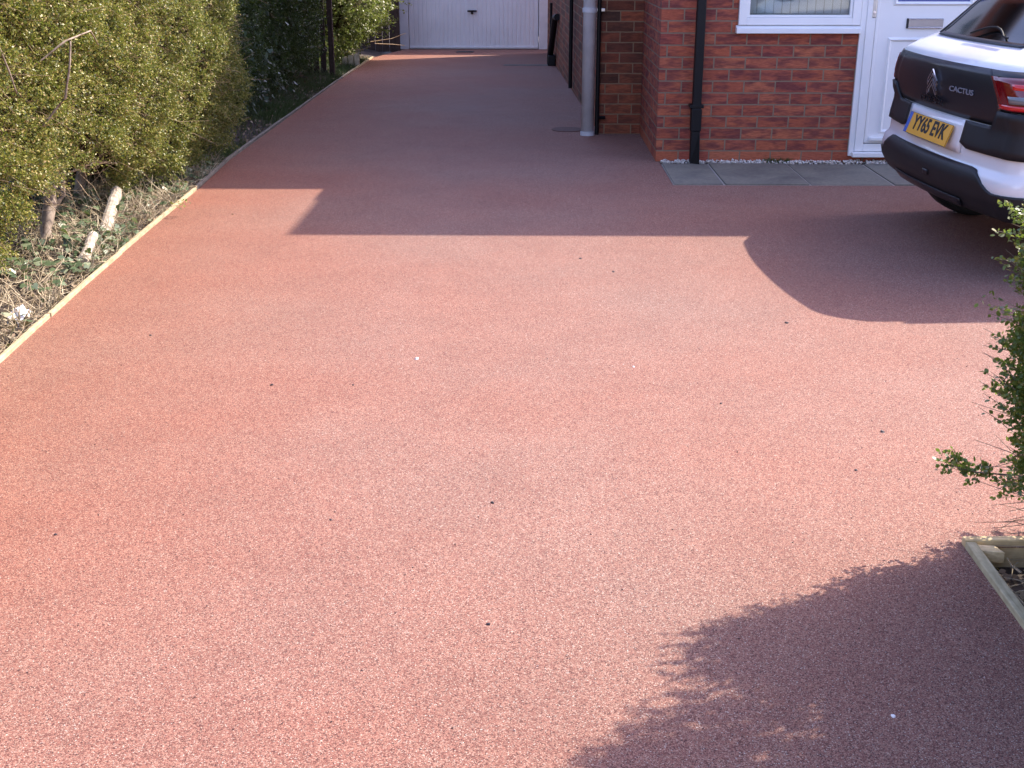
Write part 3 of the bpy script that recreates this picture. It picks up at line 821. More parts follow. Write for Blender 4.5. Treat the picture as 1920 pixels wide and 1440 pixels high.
# glass: rear window over the tailgate, wraps near the corners
patch("rear_window", -.985, .985, 1.060, 1.375, M['car_glass'], car, off=.004, ns=50, nz=12, solid=0)
gb = patch("window_trim", -1.0, 1.0, 1.057, 1.072, M['gloss_black'], car, off=.007, ns=50, nz=2, solid=.004)
for sg in (-1, 1):
    a, b_ = (.925, .99) if sg > 0 else (-.99, -.925)
    patch("window_pillar", a, b_, 1.073, 1.37, M['gloss_black'], car, off=.006, ns=3, nz=10, solid=.004)
V, F = [], []
for i in range(21):
    y = -.60+1.2*i/20
    for z in (1.07, 1.17, 1.27, 1.37): V.append((lerp(XF, z)-.08-.25*(y/.6)**2, y, z))
for i in range(20):
    for j in range(3): a = 4*i+j; F.append((a, a+1, a+5, a+4))
MB().add(V, F).build("windscreen", M['car_glass'], car, smooth=True)
MB().add([(.62,-.44,1.395),(.62,.44,1.395),(.90,.42,1.455),(.90,-.42,1.455),(.57,-.42,1.415),(.57,.42,1.415),(.90,.40,1.47),(.90,-.40,1.47)],
   [(0,3,2,1),(4,5,6,7),(0,1,5,4),(1,2,6,5),(2,3,7,6),(3,0,4,7)]).build("roof_spoiler", M['paint'], car, bevel=.01)
# wiper, parcel shelf, seats seen through the glass
wpp = []
for i in range(9):
    s_ = -.10 + .78*i/8; z_ = 1.078 + .040*math.sin(math.pi*min(1, i/8*1.1)) ; wpp.append(surf(s_, z_, .022))
wi = MB().tube(wpp, .005, seg=6).build("rear_wiper", M['tyre'], car)
inn = MB().box(.30, 1.0, -.62, .62, 1.0, 1.04).build("parcel_shelf", M['tyre'], car)
for y in (-.38, .0, .38):
    MB().box(1.02, 1.14, y-.13, y+.13, 1.0, 1.30).build("headrest", plain("dark_seat_cloth", (.04,.04,.045), .9), car, bevel=.04)
MB().box(1.0, 2.9, -.66, .66, .3, .95).build("cabin_floor", M['tyre'], car)
# plate on a flat recess
def text_mesh(txt, name, mat, parent, size, extr=.0008, sx=1.0, bold=.0, spacing=1.0):
    cu = bpy.data.curves.new(name, 'FONT'); cu.body = txt; cu.size = size; cu.extrude = extr
    cu.align_x = 'CENTER'; cu.align_y = 'CENTER'; cu.offset = bold; cu.space_character = spacing
    tmp = bpy.data.objects.new(name+"_tmp", cu); COL.objects.link(tmp)
    bpy.context.view_layer.update()
    dg_ = bpy.context.evaluated_depsgraph_get()
    me = bpy.data.meshes.new_from_object(tmp.evaluated_get(dg_))
    bpy.data.objects.remove(tmp, do_unlink=True)
    me.name = name
    for vv in me.vertices: vv.co.x *= sx
    me.materials.clear()
    return finish(me, name, mat, parent)
def face_matrix(x, y, z, lean):
    """local x -> car right (-y), local y -> up, local z -> out of the rear"""
    up = Vector((math.sin(lean), 0, math.cos(lean))); right = Vector((0, -1, 0)); outv = right.cross(up)
    return Matrix(((right.x, up.x, outv.x, x), (right.y, up.y, outv.y, y), (right.z, up.z, outv.z, z), (0,0,0,1)))
rec = patch("plate_surround", -.50, .50, .548, .705, M['paint'], car, off=.012, ns=20, nz=4, solid=.01)
pb = MB().box(-.2875, .2875, -.056, .056, -.004, .0).build("number_plate", M['plate'], car)
pb.matrix_local = face_matrix(-.026, .0, .6185, math.radians(19))
MB().box(-.2865, -.248, -.055, .055, .0005, .001).build("country_band", M['plate_blue'], pb)
text_mesh("YY65 EVK", "plate_lettering", M['ink'], pb, .104, sx=.98, bold=.0028, spacing=1.0).location = (.018, .006, .0012)
bd = MB()
bd.box(-.2875,.2875,.0545,.056,.0005,.0015).box(-.2875,.2875,-.056,-.0545,.0005,.0015).box(.286,.2875,-.056,.056,.0005,.0015)
bd.build("plate_border", M['ink'], pb)
# chevron badge
bm_ = empty("badge", (0,0,0)); bm_.parent = car
bm_.matrix_local = face_matrix(-.024, .0, .868, math.radians(-3)) @ Matrix.Scale(.82, 4)
for dz0 in (.004, -.054):
    ch = MB()
    # outlined chevron: outer and inner strip
    for k, (top, t_) in enumerate(((.060, .0080), (.032, .0080))):
        hwid = .074; drop = .066
        ap = (0, top+dz0)
        for sgn in (-1, 1):
            e1 = (sgn*hwid, top-drop+dz0)
            ch.add([(ap[0], ap[1], .001), (ap[0], ap[1]-t_*1.7, .001), (e1[0], e1[1]-t_*1.7, .001), (e1[0], e1[1], .001),
                    (ap[0], ap[1], .009), (ap[0], ap[1]-t_*1.7, .009), (e1[0], e1[1]-t_*1.7, .009), (e1[0], e1[1], .009)],
                   [(0,3,2,1),(4,5,6,7),(0,1,5,4),(1,2,6,5),(2,3,7,6),(3,0,4,7)])
    for sgn in (-1, 1):
        ch.add([(sgn*.074,-.006+dz0,.001),(sgn*.074,-.047+dz0,.001),(sgn*.067,-.041+dz0,.001),(sgn*.067,.0+dz0,.001),
                (sgn*.074,-.006+dz0,.009),(sgn*.074,-.047+dz0,.009),(sgn*.067,-.041+dz0,.009),(sgn*.067,.0+dz0,.009)],
               [(0,3,2,1),(4,5,6,7),(0,1,5,4),(1,2,6,5),(2,3,7,6),(3,0,4,7)])
    ch.build("chevron", M['chrome'], bm_)
tx = text_mesh("CITRO\u00cbN", "badge_lettering", M['darkemboss'], car, .046, extr=.003, sx=1.5, bold=.0006)
tx.matrix_local = face_matrix(-.020, .0, .765, math.radians(-2))
tx = text_mesh("CACTUS", "badge_lettering", plain("silver_lettering", (.20,.21,.25), .5), car, .036, extr=.002, sx=1.75, bold=.0004)
x_, y_, z_ = surf(.46, .846, .010)
mm = face_matrix(x_, y_, z_, math.radians(-2)); mm = Matrix.Translation((x_, y_, z_)) @ Matrix.Rotation(math.radians(4.8), 4, 'Z') @ Matrix.Translation((-x_, -y_, -z_)) @ mm
tx.matrix_local = mm

# ------------------------------------------------------------------ planting
LEAF = ([(0,0,0), (.28,.3,.06), (.30,.62,.05), (0,1,.0), (-.30,.62,.05), (-.28,.3,.06)], [(0,1,2,3,4,5)])
LEAF4 = ([(0,0,0), (.30,.5,.08), (0,1,0), (-.30,.5,.08)], [(0,1,2,3)])

def sprigs(P, D, up, nleaf, length, lsize, spread=.8):
    """leaf positions, directions and normals along short shoots"""
    N = len(P)
    t = np.tile((np.arange(nleaf)+.5)/nleaf, (N, 1)) + RNG.normal(0, .03, (N, nleaf))
    L = length*RNG.uniform(.6, 1.2, N)
    pos = P[:, None, :] + D[:, None, :]*(t*L[:, None])[:, :, None] + RNG.normal(0, lsize*.25, (N, nleaf, 3))
    side = rnd_unit(N*nleaf).reshape(N, nleaf, 3)
    d = D[:, None, :]*.55 + side*spread
    nrm = up[:, None, :]*.9 + rnd_unit(N*nleaf).reshape(N, nleaf, 3)*.9
    return pos.reshape(-1, 3), d.reshape(-1, 3), nrm.reshape(-1, 3)

def leaves(name, P, D, Nn, size, mat, parent, tmpl=LEAF4):
    s = size*RNG.uniform(.65, 1.25, len(P))
    return stamp(name, tmpl[0], tmpl[1], P, frames(D, Nn, s), mat, parent)

def twigs(name, P0, P1, r, mat, parent, bend=.12):
    """thin three sided stalks from P0 to P1 with a bend, one mesh"""
    N = len(P0); d = P1-P0; Ln = np.linalg.norm(d, axis=1, keepdims=True)
    mid = (P0+P1)/2 + rnd_unit(N)*Ln*bend
    n1 = np.cross(d, rnd_unit(N)); n1 /= np.linalg.norm(n1, axis=1, keepdims=True)+1e-9
    n2 = np.cross(d, n1); n2 /= np.linalg.norm(n2, axis=1, keepdims=True)+1e-9
    r = np.broadcast_to(np.asarray(r, float), (N,))[:, None]
    V = []
    for c, f in ((P0, 1.0), (mid, .8), (P1, .4)):
        for a in (0, 2.094, 4.189): V.append(c + (n1*math.cos(a)+n2*math.sin(a))*r*f)
    V = np.stack(V, 1)
    fs = [(0,1,4,3),(1,2,5,4),(2,0,3,5),(3,4,7,6),(4,5,8,7),(5,3,6,8)]
    lo = np.array(fs).ravel()
    loops = (np.arange(N)[:, None]*9 + lo[None]).ravel()
    return np_mesh(name, V.reshape(-1, 3), loops, np.full(N*6, 4), mat, parent)

# --- sunlit hedge in front
def hedge_base(y):
    """height at which foliage starts"""
    y = np.asarray(y, float)
    return .12 + .34*np.exp(-((y-6.2)/.85)**4) + .03*np.sin(y*5) - .06*np.clip((y-7.2)/.5, 0, 1)
def face_x(y, z, base=-2.30):
    y = np.asarray(y, float); z = np.asarray(z, float)
    return base + .085*bump2(y*.8+.35*z, z*1.5-.2*y) + .06*np.minimum(1, (z-.3)*1.2) - (.30-.16*np.clip((y-7.2)/.6, 0, 1))*np.clip((.42-z)/.42, 0, 1)**1.5 \
        - .30*np.clip((y-9.0)/.7, 0, 1)**2 - .25*np.clip((z-2.0)/.4, 0, 1)**2

def make_hedge(name, label, y0, y1, zt, mat, n_low, n_high, lsize, base, fx, zb, nleaf=16, slen=.085, zcut=1.45, ntw=900, twr=.0018):
    root = empty(name, ((base-.6), (y0+y1)/2, 0)); tag(root, label, "hedge")
    inv = -np.array(root.location)
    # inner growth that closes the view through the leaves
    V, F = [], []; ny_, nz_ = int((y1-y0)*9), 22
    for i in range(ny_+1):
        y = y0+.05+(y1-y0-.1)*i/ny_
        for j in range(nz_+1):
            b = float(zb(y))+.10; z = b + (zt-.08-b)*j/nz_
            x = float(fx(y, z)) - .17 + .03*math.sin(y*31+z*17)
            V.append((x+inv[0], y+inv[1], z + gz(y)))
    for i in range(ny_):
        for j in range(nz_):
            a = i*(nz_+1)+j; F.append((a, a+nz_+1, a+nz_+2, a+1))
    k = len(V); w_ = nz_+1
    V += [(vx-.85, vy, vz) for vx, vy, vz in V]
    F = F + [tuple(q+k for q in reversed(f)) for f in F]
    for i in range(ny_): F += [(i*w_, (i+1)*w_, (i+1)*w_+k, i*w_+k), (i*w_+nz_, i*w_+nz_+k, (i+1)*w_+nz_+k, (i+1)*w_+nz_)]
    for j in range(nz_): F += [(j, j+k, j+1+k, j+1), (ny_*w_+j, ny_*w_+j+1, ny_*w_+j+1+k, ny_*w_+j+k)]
    MB().add(V, F).build("inner_core", M['core'], root, smooth=True)
    for zone, cnt in ((0, n_low), (1, n_high)):
        y = RNG.uniform(y0, y1, cnt)
        zbv = zb(y)
        if zone == 0: z = zbv + (zcut-zbv)*RNG.uniform(0, 1, cnt)
        else: z = RNG.uniform(zcut, zt, cnt)
        depth = -np.abs(RNG.normal(0, .055, cnt)) + .015
        # gaps: fewer shoots where the bump noise is low
        keep = (bump2(y*2.3+4, z*2.3) + RNG.normal(0, .8, cnt)) > -1.15
        y, z, depth = y[keep], z[keep], depth[keep]
        x = fx(y, z) + depth
        zz = z + np.where(y < 12, 0, -.2*(y-12)/11)
        P = np.stack([x, y, zz], 1) + inv
        D = np.stack([RNG.uniform(.15, 1.0, len(y)), RNG.normal(0, .65, len(y)), RNG.normal(.25, .6, len(y))], 1)
        D /= np.linalg.norm(D, axis=1, keepdims=True)
        up = np.tile(np.array([[.5, .1, .8]]), (len(y), 1))
        sz = lsize if zone == 0 else lsize*1.7
        pos, d, nn = sprigs(P, D, up, nleaf, slen if zone == 0 else slen*1.5, sz)
        leaves("foliage", pos, d, nn, sz, mat, root)
    # top of the hedge, loosely leaved
    cnt = n_high//2
    y = RNG.uniform(y0, y1, cnt); x = base - RNG.uniform(0, 1.0, cnt)
    P = np.stack([x, y, np.full(cnt, zt-.03)], 1)+inv
    D = np.stack([RNG.normal(0,.4,cnt), RNG.normal(0,.4,cnt), np.ones(cnt)], 1); D /= np.linalg.norm(D, axis=1, keepdims=True)
    pos, d, nn = sprigs(P, D, np.tile(np.array([[0,0,1.]]), (cnt,1)), nleaf, .12, lsize*1.8)
    leaves("foliage", pos, d, nn, lsize*1.8, mat, root)
    # bare twigs showing on the face
    y = RNG.uniform(y0, y1, ntw); z = zb(y) + (zcut-zb(y))*RNG.uniform(-.15, 1, ntw)
    zz = z + np.where(y < 12, 0, -.2*(y-12)/11)
    P0 = np.stack([fx(y, z)-.12, y, zz], 1)+inv
    D = np.stack([RNG.uniform(.1, .9, ntw), RNG.normal(0, .7, ntw), RNG.normal(.1, .55, ntw)], 1); D /= np.linalg.norm(D, axis=1, keepdims=True)
    P1 = P0 + D*RNG.uniform(.12, .34, (ntw, 1))
    twigs("bare_twigs", P0, P1, RNG.uniform(.5, 1.4, ntw)*twr, M['twig'], root, .1)
    return root, inv

near_hedge, inv = make_hedge("hedge", "tall sunlit yellow-green clipped hedge with tiny leaves nearest the camera", 2.2, 9.7, 2.35, M['hedge'],
                        23000, 3600, .0142, -2.30, face_x, hedge_base, nleaf=18, slen=.085, ntw=2400)
def trunk(parent, inv, pts, rads, name="trunk", mat=None):
    pts = [Vector(p)+Vector(inv) for p in pts]
    # resample with knobbly radius
    P, R_ = [], []
    for i in range(len(pts)-1):
        for k in range(5):
            t = k/5; P.append(pts[i].lerp(pts[i+1], t) + Vector(RNG.normal(0, .15, 3)*rads[i])); R_.append((rads[i]*(1-t)+rads[i+1]*t)*RNG.uniform(.85, 1.15))
    P.append(pts[-1]); R_.append(rads[-1])
    return MB().tube(P, R_, seg=9).build(name, mat or M['bark'], parent, smooth=True)
trunk(near_hedge, inv, [(-2.50,5.92,.02),(-2.49,6.05,.18),(-2.50,6.22,.40),(-2.66,6.4,.85)], [.026,.032,.030,.026])
trunk(near_hedge, inv, [(-2.66,6.34,.10),(-2.55,6.45,.24),(-2.55,6.5,.42),(-2.70,6.6,.8)], [.012,.013,.011,.01], "branch")
trunk(near_hedge, inv, [(-2.75,7.15,.02),(-2.70,7.2,.3),(-2.8,7.2,.8)], [.03,.026,.022])
trunk(near_hedge, inv, [(-2.70,7.9,.02),(-2.68,7.95,.3),(-2.8,8.0,.8)], [.028,.024,.02])
trunk(near_hedge, inv, [(-2.62,4.9,.02),(-2.66,4.95,.3),(-2.8,5.0,.8)], [.03,.028,.022])
trunk(near_hedge, inv, [(-2.64,5.95,.05),(-2.50,6.1,.07),(-2.38,6.3,.05)], [.008,.007,.004], "branch")
trunk(near_hedge, inv, [(-2.55,6.45,.34),(-2.47,6.75,.37),(-2.44,7.1,.30)], [.006,.006,.004], "branch")
trunk(near_hedge, inv, [(-2.36,4.9,1.42),(-2.22,5.05,1.25),(-2.2,5.15,1.02),(-2.2,5.2,.92)], [.005,.0045,.004,.003], "branch")
trunk(near_hedge, inv, [(-2.30,5.6,.98),(-2.16,5.72,1.10),(-2.12,5.95,1.13),(-2.16,6.15,1.05)], [.0045,.0045,.004,.003], "branch")
trunk(near_hedge, inv, [(-2.30,5.62,.70),(-2.17,5.66,.85),(-2.13,5.66,1.0),(-2.13,5.70,1.10)], [.005,.006,.005,.004], "branch")

# --- dark hedge beyond it
def face2(y, z):
    y = np.asarray(y, float); z = np.asarray(z, float)
    return -2.60 - .03*(y-9.6)*.8 + .10*bump2(y*1.2+3, z*1.1) + .12*np.clip(z-.6, 0, 1) - .35*np.clip((.40-z)/.40, 0, 1)**1.5 - .2*np.clip((z-2.2)/.4, 0, 1)**2
def base2(y): return .12 + .08*np.sin(np.asarray(y, float)*3.1)
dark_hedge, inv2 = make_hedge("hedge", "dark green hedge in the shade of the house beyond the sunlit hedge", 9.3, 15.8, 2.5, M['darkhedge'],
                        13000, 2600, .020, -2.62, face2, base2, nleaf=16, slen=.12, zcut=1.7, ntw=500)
IVY = ([(0,0,0),(.30,-.12,.02),(.62,.22,-.05),(.34,.42,.03),(.36,.80,-.03),(.0,1.12,.0),(-.36,.80,-.03),(-.34,.42,.03),(-.62,.22,-.05),(-.30,-.12,.02)],
       [(0,1,2,3),(0,3,4,5),(0,5,6,7),(0,7,8,9)])
# ivy climbing at the foot of the dark hedge and over the bed
def ivy_patch(parent, n, yr, zr, xf, size, inv_):
    y = RNG.uniform(*yr, n); z = RNG.uniform(*zr, n)*RNG.uniform(.3, 1, n)
    keep = (bump2(y*1.7, z*3) + RNG.normal(0, .5, n)) > .1
    y, z = y[keep], z[keep]; n = len(y)
    x = xf(y, np.maximum(z, .3)) + .03 + RNG.normal(0, .03, n)
    zz = z + np.where(y < 12, 0, -.2*(y-12)/11)
    P = np.stack([x, y, zz], 1) + inv_
    Nn = np.stack([np.full(n, .9), RNG.normal(-.2, .4, n), RNG.normal(.6, .3, n)], 1)
    D = np.stack([RNG.normal(.2, .3, n), RNG.normal(0, .7, n), RNG.normal(-.6, .5, n)], 1)
    return stamp("ivy", IVY[0], IVY[1], P, frames(D, Nn, size*RNG.uniform(.6, 1.3, n)), M['ivy_dark'], parent)
M['ivy_dark'] = leafmat("dark_ivy_leaf", [(0,(.012,.03,.015)),(.5,(.03,.06,.03)),(1,(.07,.11,.06))], trans=.1)
ivy_patch(dark_hedge, 1500, (9.4, 13.5), (.1, 1.2), face2, .038, inv2)
trunk(dark_hedge, inv2, [(-2.85,11.0,.0),(-2.85,11.0,.8)], [.04,.03]); trunk(dark_hedge, inv2, [(-2.95,13.2,-.05),(-2.95,13.2,.8)], [.04,.03])

# --- sunlit shrub at the far end
shrub = empty("shrub", (-2.95, 18.8, -.1)); tag(shrub, "feathery yellow-green shrub lit by the sun beside the garage", "shrub")
n_ = 5200
th_ = RNG.uniform(0, 2*np.pi, n_); ph = np.arccos(RNG.uniform(-1, 1, n_)); rr = RNG.uniform(.72, 1.05, n_)
bl_ = 1 + .16*bump2(th_*1.5, ph*3)
P = np.stack([.62*rr*bl_*np.sin(ph)*np.cos(th_), 1.75*rr*bl_*np.sin(ph)*np.sin(th_), 1.15 + 1.22*rr*bl_*np.cos(ph)], 1)
P[:, 0] -= np.clip((.7-P[:, 2]), 0, 1)*.35
P = P[P[:, 2] > .12]
D = P - np.array([0, 0, .9]); D /= np.linalg.norm(D, axis=1, keepdims=True); D = D + rnd_unit(len(P))*.45; D /= np.linalg.norm(D, axis=1, keepdims=True)
up = np.tile(np.array([[.4, 0, .9]]), (len(P), 1))
pos, d, nn = sprigs(P, D, up, 14, .22, .035)
leaves("foliage", pos, d, nn, .042, M['conifer'], shrub)
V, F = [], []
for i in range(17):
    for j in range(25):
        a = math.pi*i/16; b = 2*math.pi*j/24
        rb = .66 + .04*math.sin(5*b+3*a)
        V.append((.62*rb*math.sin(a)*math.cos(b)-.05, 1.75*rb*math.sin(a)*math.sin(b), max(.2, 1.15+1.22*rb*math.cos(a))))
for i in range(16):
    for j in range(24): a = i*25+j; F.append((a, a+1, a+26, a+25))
MB().add(V, F).build("inner_core", M['core'], shrub, smooth=True)
trunk(shrub, (0,0,0), [(0,-.3,-.1),(-.02,-.3,.5),(0,-.2,1.2)], [.05,.045,.03]); trunk(shrub, (0,0,0), [(0.1,.6,-.1),(.05,.6,.6)], [.04,.03])
q0 = np.array([[.35,1.1,.2],[.38,1.4,.15],[.35,-1.0,.25]]); q1 = q0 + np.array([[.55,.2,.12],[.45,.3,-.05],[.3,-.2,.05]])
twigs("bare_twigs", q0, q1, .008, M['twig'], shrub, .15)

# --- shrub on the right, its shadow falls over the drive
bush = empty("shrub", (1.75, 2.45, -.1)); tag(bush, "green small-leaved shrub at the right edge growing from the timber planter", "shrub")
bi = -np.array(bush.location)
def bush_points(n):
    """rounded hedge body running from the planter corner towards the camera side"""
    y = RNG.uniform(-.6, 3.02, n); a_ = RNG.uniform(0, 1, n)
    top = 1.44 + .08*bump2(y*1.6, y*.3) - .55*np.clip((y-2.70)/.36, 0, 1)**2
    xl = 1.28 + .03*bump2(y*3, 1.0) + .14*np.clip((y-2.4)/.6, 0, 1)
    surf_ = RNG.uniform(0, 1, n) < .75
    # side face or top face
    side = a_ < .55
    z = np.where(side, .12 + (top-.12)*RNG.uniform(0, 1, n)**.8, top - np.abs(RNG.normal(0, .05, n)))
    x = np.where(side, xl + np.abs(RNG.normal(0, .10, n)) + .25*np.clip((z-top+.22)/.22, 0, 1)**2, xl + RNG.uniform(.05, 1.0, n))
    z = z + np.where(side, 0, -.12*np.clip(1-(x-xl)/.25, 0, 1)**2)
    x = x + .10*bump2(y*2.2, z*2.2+5)*.6
    far = y > 2.86
    z = np.where(far, .12 + (z-.12)*RNG.uniform(0, 1, n)**.4, z)
    return np.stack([x, y, z], 1)
def make_bush():
    P = bush_points(24000)
    m = 3800
    z = RNG.uniform(.20, .885, m)
    yb_ = RNG.uniform(2.70, 2.93, m) + .12*z
    lim = 1.275 + .020*np.sin(z*17+yb_*3) + .03*np.exp(-((z-.52)/.14)**2) + .022*np.sin(z*41) + .12*np.clip(.36-z, 0, 1)/.2 + .40*(yb_-2.95) - .03*(z-.5)
    xb_ = lim + RNG.uniform(0, 1, m)**1.2*.5
    P = np.concatenate([P, np.stack([xb_, yb_, z], 1)])
    P = P[(P[:, 2] < .87) | (P[:, 0] > .445*P[:, 1]+.03)]
    # one low branch reaching out over the drive
    m2 = 46
    t = RNG.uniform(0, 1, m2)
    br = np.stack([1.212-.13*t + RNG.normal(0,.010,m2), 2.88+RNG.normal(0,.02,m2), .215+.028*t - .012*np.sin(t*5)+RNG.normal(0,.010,m2)], 1)
    Dm = P - np.stack([np.full(len(P), 1.95), np.minimum(P[:, 1], 2.5), np.full(len(P), .4)], 1); Dm /= np.linalg.norm(Dm, axis=1, keepdims=True)
    Dm = Dm*.8 + rnd_unit(len(P))*.6 + np.array([0, 0, .3]); Dm /= np.linalg.norm(Dm, axis=1, keepdims=True)
    Db = np.stack([-np.abs(RNG.normal(.8,.3,m2)), RNG.normal(0,.4,m2), RNG.normal(.15,.5,m2)], 1); Db /= np.linalg.norm(Db, axis=1, keepdims=True)
    up = np.tile(np.array([[.1, -.1, 1.]]), (len(P), 1))
    lead = (P[:, 1] > 2.6) & (P[:, 0] < 1.75)
    pos, d, nn = sprigs(P[~lead]+bi, Dm[~lead], up[~lead], 12, .10, .017, .75)
    leaves("foliage", pos, d, nn, .019, M['bush'], bush)
    pos, d, nn = sprigs(P[lead]+bi, Dm[lead], up[lead], 20, .075, .012, .75)
    leaves("foliage", pos, d, nn, .0125, M['bush'], bush, LEAF)
    pos, d, nn = sprigs(br+bi, Db, np.tile(np.array([[.0,-.3,1.]]), (m2,1)), 8, .035, .012, .8)
    leaves("foliage", pos, d, nn, .0135, M['bush'], bush, LEAF)
    # outreaching shoots along the left side
    k = 26
    z = np.linspace(.34, .84, k) + RNG.normal(0, .015, k); y_ = RNG.uniform(2.8, 3.0, k)
    A = np.stack([np.full(k, 1.275)+.4*(y_-2.95), y_, z], 1); L_ = RNG.uniform(.05, .12, k)
    Dd = np.stack([-np.ones(k), RNG.normal(0,.2,k), RNG.uniform(.1,.9,k)], 1); Dd /= np.linalg.norm(Dd, axis=1, keepdims=True)
    pos, d, nn = sprigs(A+bi, Dd, np.tile(np.array([[0,0,1.]]), (k,1)), 16, .12, .013, .7)
    leaves("foliage", pos, d, nn, .0145, M['bush'], bush, LEAF)
    twigs("shoots", A+bi, A+bi+Dd*.12, .0014, M['bark'], bush, .03)
    # bare twigs at the bottom and the stems
    k = 80
    P0 = np.stack([RNG.uniform(1.36,1.55,k), RNG.uniform(2.78,3.0,k), RNG.uniform(.02,.28,k)], 1)
    P1 = P0 + np.stack([-RNG.uniform(.06,.21,k), RNG.normal(0,.06,k), RNG.normal(.03,.05,k)], 1)
    twigs("bare_twigs", P0+bi, P1+bi, .0016, M['bark'], bush, .12)
    twigs("low_branch", np.array([[1.45,2.86,.20],[1.24,2.88,.212]])+bi, np.array([[1.22,2.88,.214],[1.08,2.88,.240]])+bi, .003, M['bark'], bush, .04)
    for q in ([(1.62,2.70,-.1),(1.55,2.8,.3),(1.6,2.85,.8)], [(1.80,2.6,-.1),(1.85,2.55,.5),(1.9,2.5,1.1)], [(1.7,2.72,-.1),(1.75,2.9,.5),(1.7,3.0,.9)]):
        trunk(bush, bi, q, [.022,.018,.012], "stem")
make_bush()
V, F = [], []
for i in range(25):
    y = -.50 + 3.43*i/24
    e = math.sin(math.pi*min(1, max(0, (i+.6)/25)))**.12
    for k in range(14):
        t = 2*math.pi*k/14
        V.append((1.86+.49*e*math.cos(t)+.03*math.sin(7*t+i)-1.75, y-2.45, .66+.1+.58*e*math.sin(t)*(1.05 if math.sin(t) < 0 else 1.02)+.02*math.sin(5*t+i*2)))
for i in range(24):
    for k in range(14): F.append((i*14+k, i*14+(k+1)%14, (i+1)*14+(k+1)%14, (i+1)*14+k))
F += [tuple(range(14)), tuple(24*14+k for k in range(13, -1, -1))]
MB().add(V, F).build("inner_core", M['core'], bush, smooth=True)  # solid core added inside the leaves so the cast shadow closes up

# --- planter
pl = empty("planter", (PX, PY, 0)); tag(pl, "timber-edged planting bed corner at the lower right of the drive", "planter")
def bx(name, x0, x1, y0, y1, z0, z1, mat, parent=pl, bev=.003):
    return MB().box(x0-PX, x1-PX, y0-PY, y1-PY, z0, z1).build(name, mat, parent, bevel=bev)
MB().add([(-.0,0,-.13),(2.6,.10,-.13),(2.6,.125,-.13),(.0,.026,-.13),(-.0,0,.020),(2.6,.10,.020),(2.6,.125,.020),(.0,.026,.020)],
   [(0,3,2,1),(4,5,6,7),(0,1,5,4),(1,2,6,5),(2,3,7,6),(3,0,4,7)]).build("far_board", M['board_x'], pl, bevel=.003)
MB().add([(.0,-.002,-.13),(-.002,-1.9,-.13),(.026,-1.9,-.13),(.028,-.002,-.13),(.0,-.002,.018),(-.002,-1.9,.018),(.026,-1.9,.018),(.028,-.002,.018)],
   [(0,3,2,1),(4,5,6,7),(0,1,5,4),(1,2,6,5),(2,3,7,6),(3,0,4,7)]).build("near_board", M['board_y'], pl, bevel=.003)
MB().prism([(.0285,-.004),(.075,-.012),(.088,-.052),(.0285,-.040)], -.02, .012).build("corner_peg", M['board_x'], pl, bevel=.002)
tag(MB().box(PX+.03, PX+1.4, PY-1.6, PY-.002, -.128, -.058).build("planter_soil", M['soil']), kind='structure')
# dry mulch inside it
n_ = 1500
P0 = np.stack([RNG.uniform(PX+.03, PX+1.2, n_), RNG.uniform(PY-1.1, PY+.0, n_), -.055+RNG.uniform(0, .05, n_)], 1)
D = rnd_unit(n_); D[:, 2] *= .25
P1 = P0 + D*RNG.uniform(.03, .12, (n_, 1))
ml = twigs("mulch", P0, P1, RNG.uniform(.001, .003, n_), M['straw'], None, .1); tag(ml, kind="stuff")
n_ = 900
P = np.stack([RNG.uniform(PX+.04, PX+1.2, n_), RNG.uniform(PY-1.1, PY-.03, n_), -.055+RNG.uniform(0, .035, n_)], 1)
Nn = rnd_unit(n_); Nn[:, 2] = np.abs(Nn[:, 2])+.6
lv = stamp("fallen_leaves", LEAF[0], LEAF[1], P, frames(rnd_unit(n_), Nn, RNG.uniform(.015, .035, n_)), M['deadleaf']); tag(lv, kind="stuff")
o = twigs("straw_stalk", np.array([[PX+.055, PY-.10, -.03]]), np.array([[PX+.10, PY-.62, .0]]), .0035, M['straw'], None, .02)
tag(o, "long dry stalk leaning inside the right-hand planter board", "stalk")

# --- litter, ivy and grass in the left bed
def bed_scatter(n, yr, wmax):
    y = RNG.uniform(*yr, n); xe = np.array([edge_x(v) for v in y])-.04
    x = xe - RNG.uniform(0, 1, n)**1.3*wmax
    return x, y, bed_z(x, y)
n_ = 7000
x, y, z = bed_scatter(n_, (2.5, 9.0), .75)
P0 = np.stack([x, y, z+RNG.uniform(0, .05, n_)], 1); D = rnd_unit(n_); D[:, 2] = np.abs(D[:, 2])*.7
P1 = P0 + D*RNG.uniform(.04, .2, (n_, 1))
P1[:, 0] = np.minimum(P1[:, 0], np.array([edge_x(v) for v in y])-.008)
tag(twigs("twig_litter", P0, P1, RNG.uniform(.0009, .0034, n_), M['straw'], None, .12), kind="stuff")
n_ = 5200
x, y, z = bed_scatter(n_, (2.5, 20), .8)
P = np.stack([x, y, z+RNG.uniform(.003, .03, n_)], 1); Nn = rnd_unit(n_); Nn[:, 2] = np.abs(Nn[:, 2])+.7
tag(stamp("leaf_litter", LEAF[0], LEAF[1], P, frames(rnd_unit(n_), Nn, RNG.uniform(.012, .04, n_)), M['deadleaf']), kind="stuff")
n_ = 4200
x, y, z = bed_scatter(n_, (2.5, 8.8), .9)
keep = (bump2(y*2.1+9, x*2.1) + RNG.normal(0, .4, n_)) > -.1
x, y, z = x[keep], y[keep], z[keep]; n_ = len(x)
P = np.stack([x, y, z+RNG.uniform(.02, .09, n_)], 1); Nn = np.stack([RNG.normal(.35,.35,n_), RNG.normal(-.15,.35,n_), np.ones(n_)], 1)
sz = RNG.uniform(.018, .048, n_)
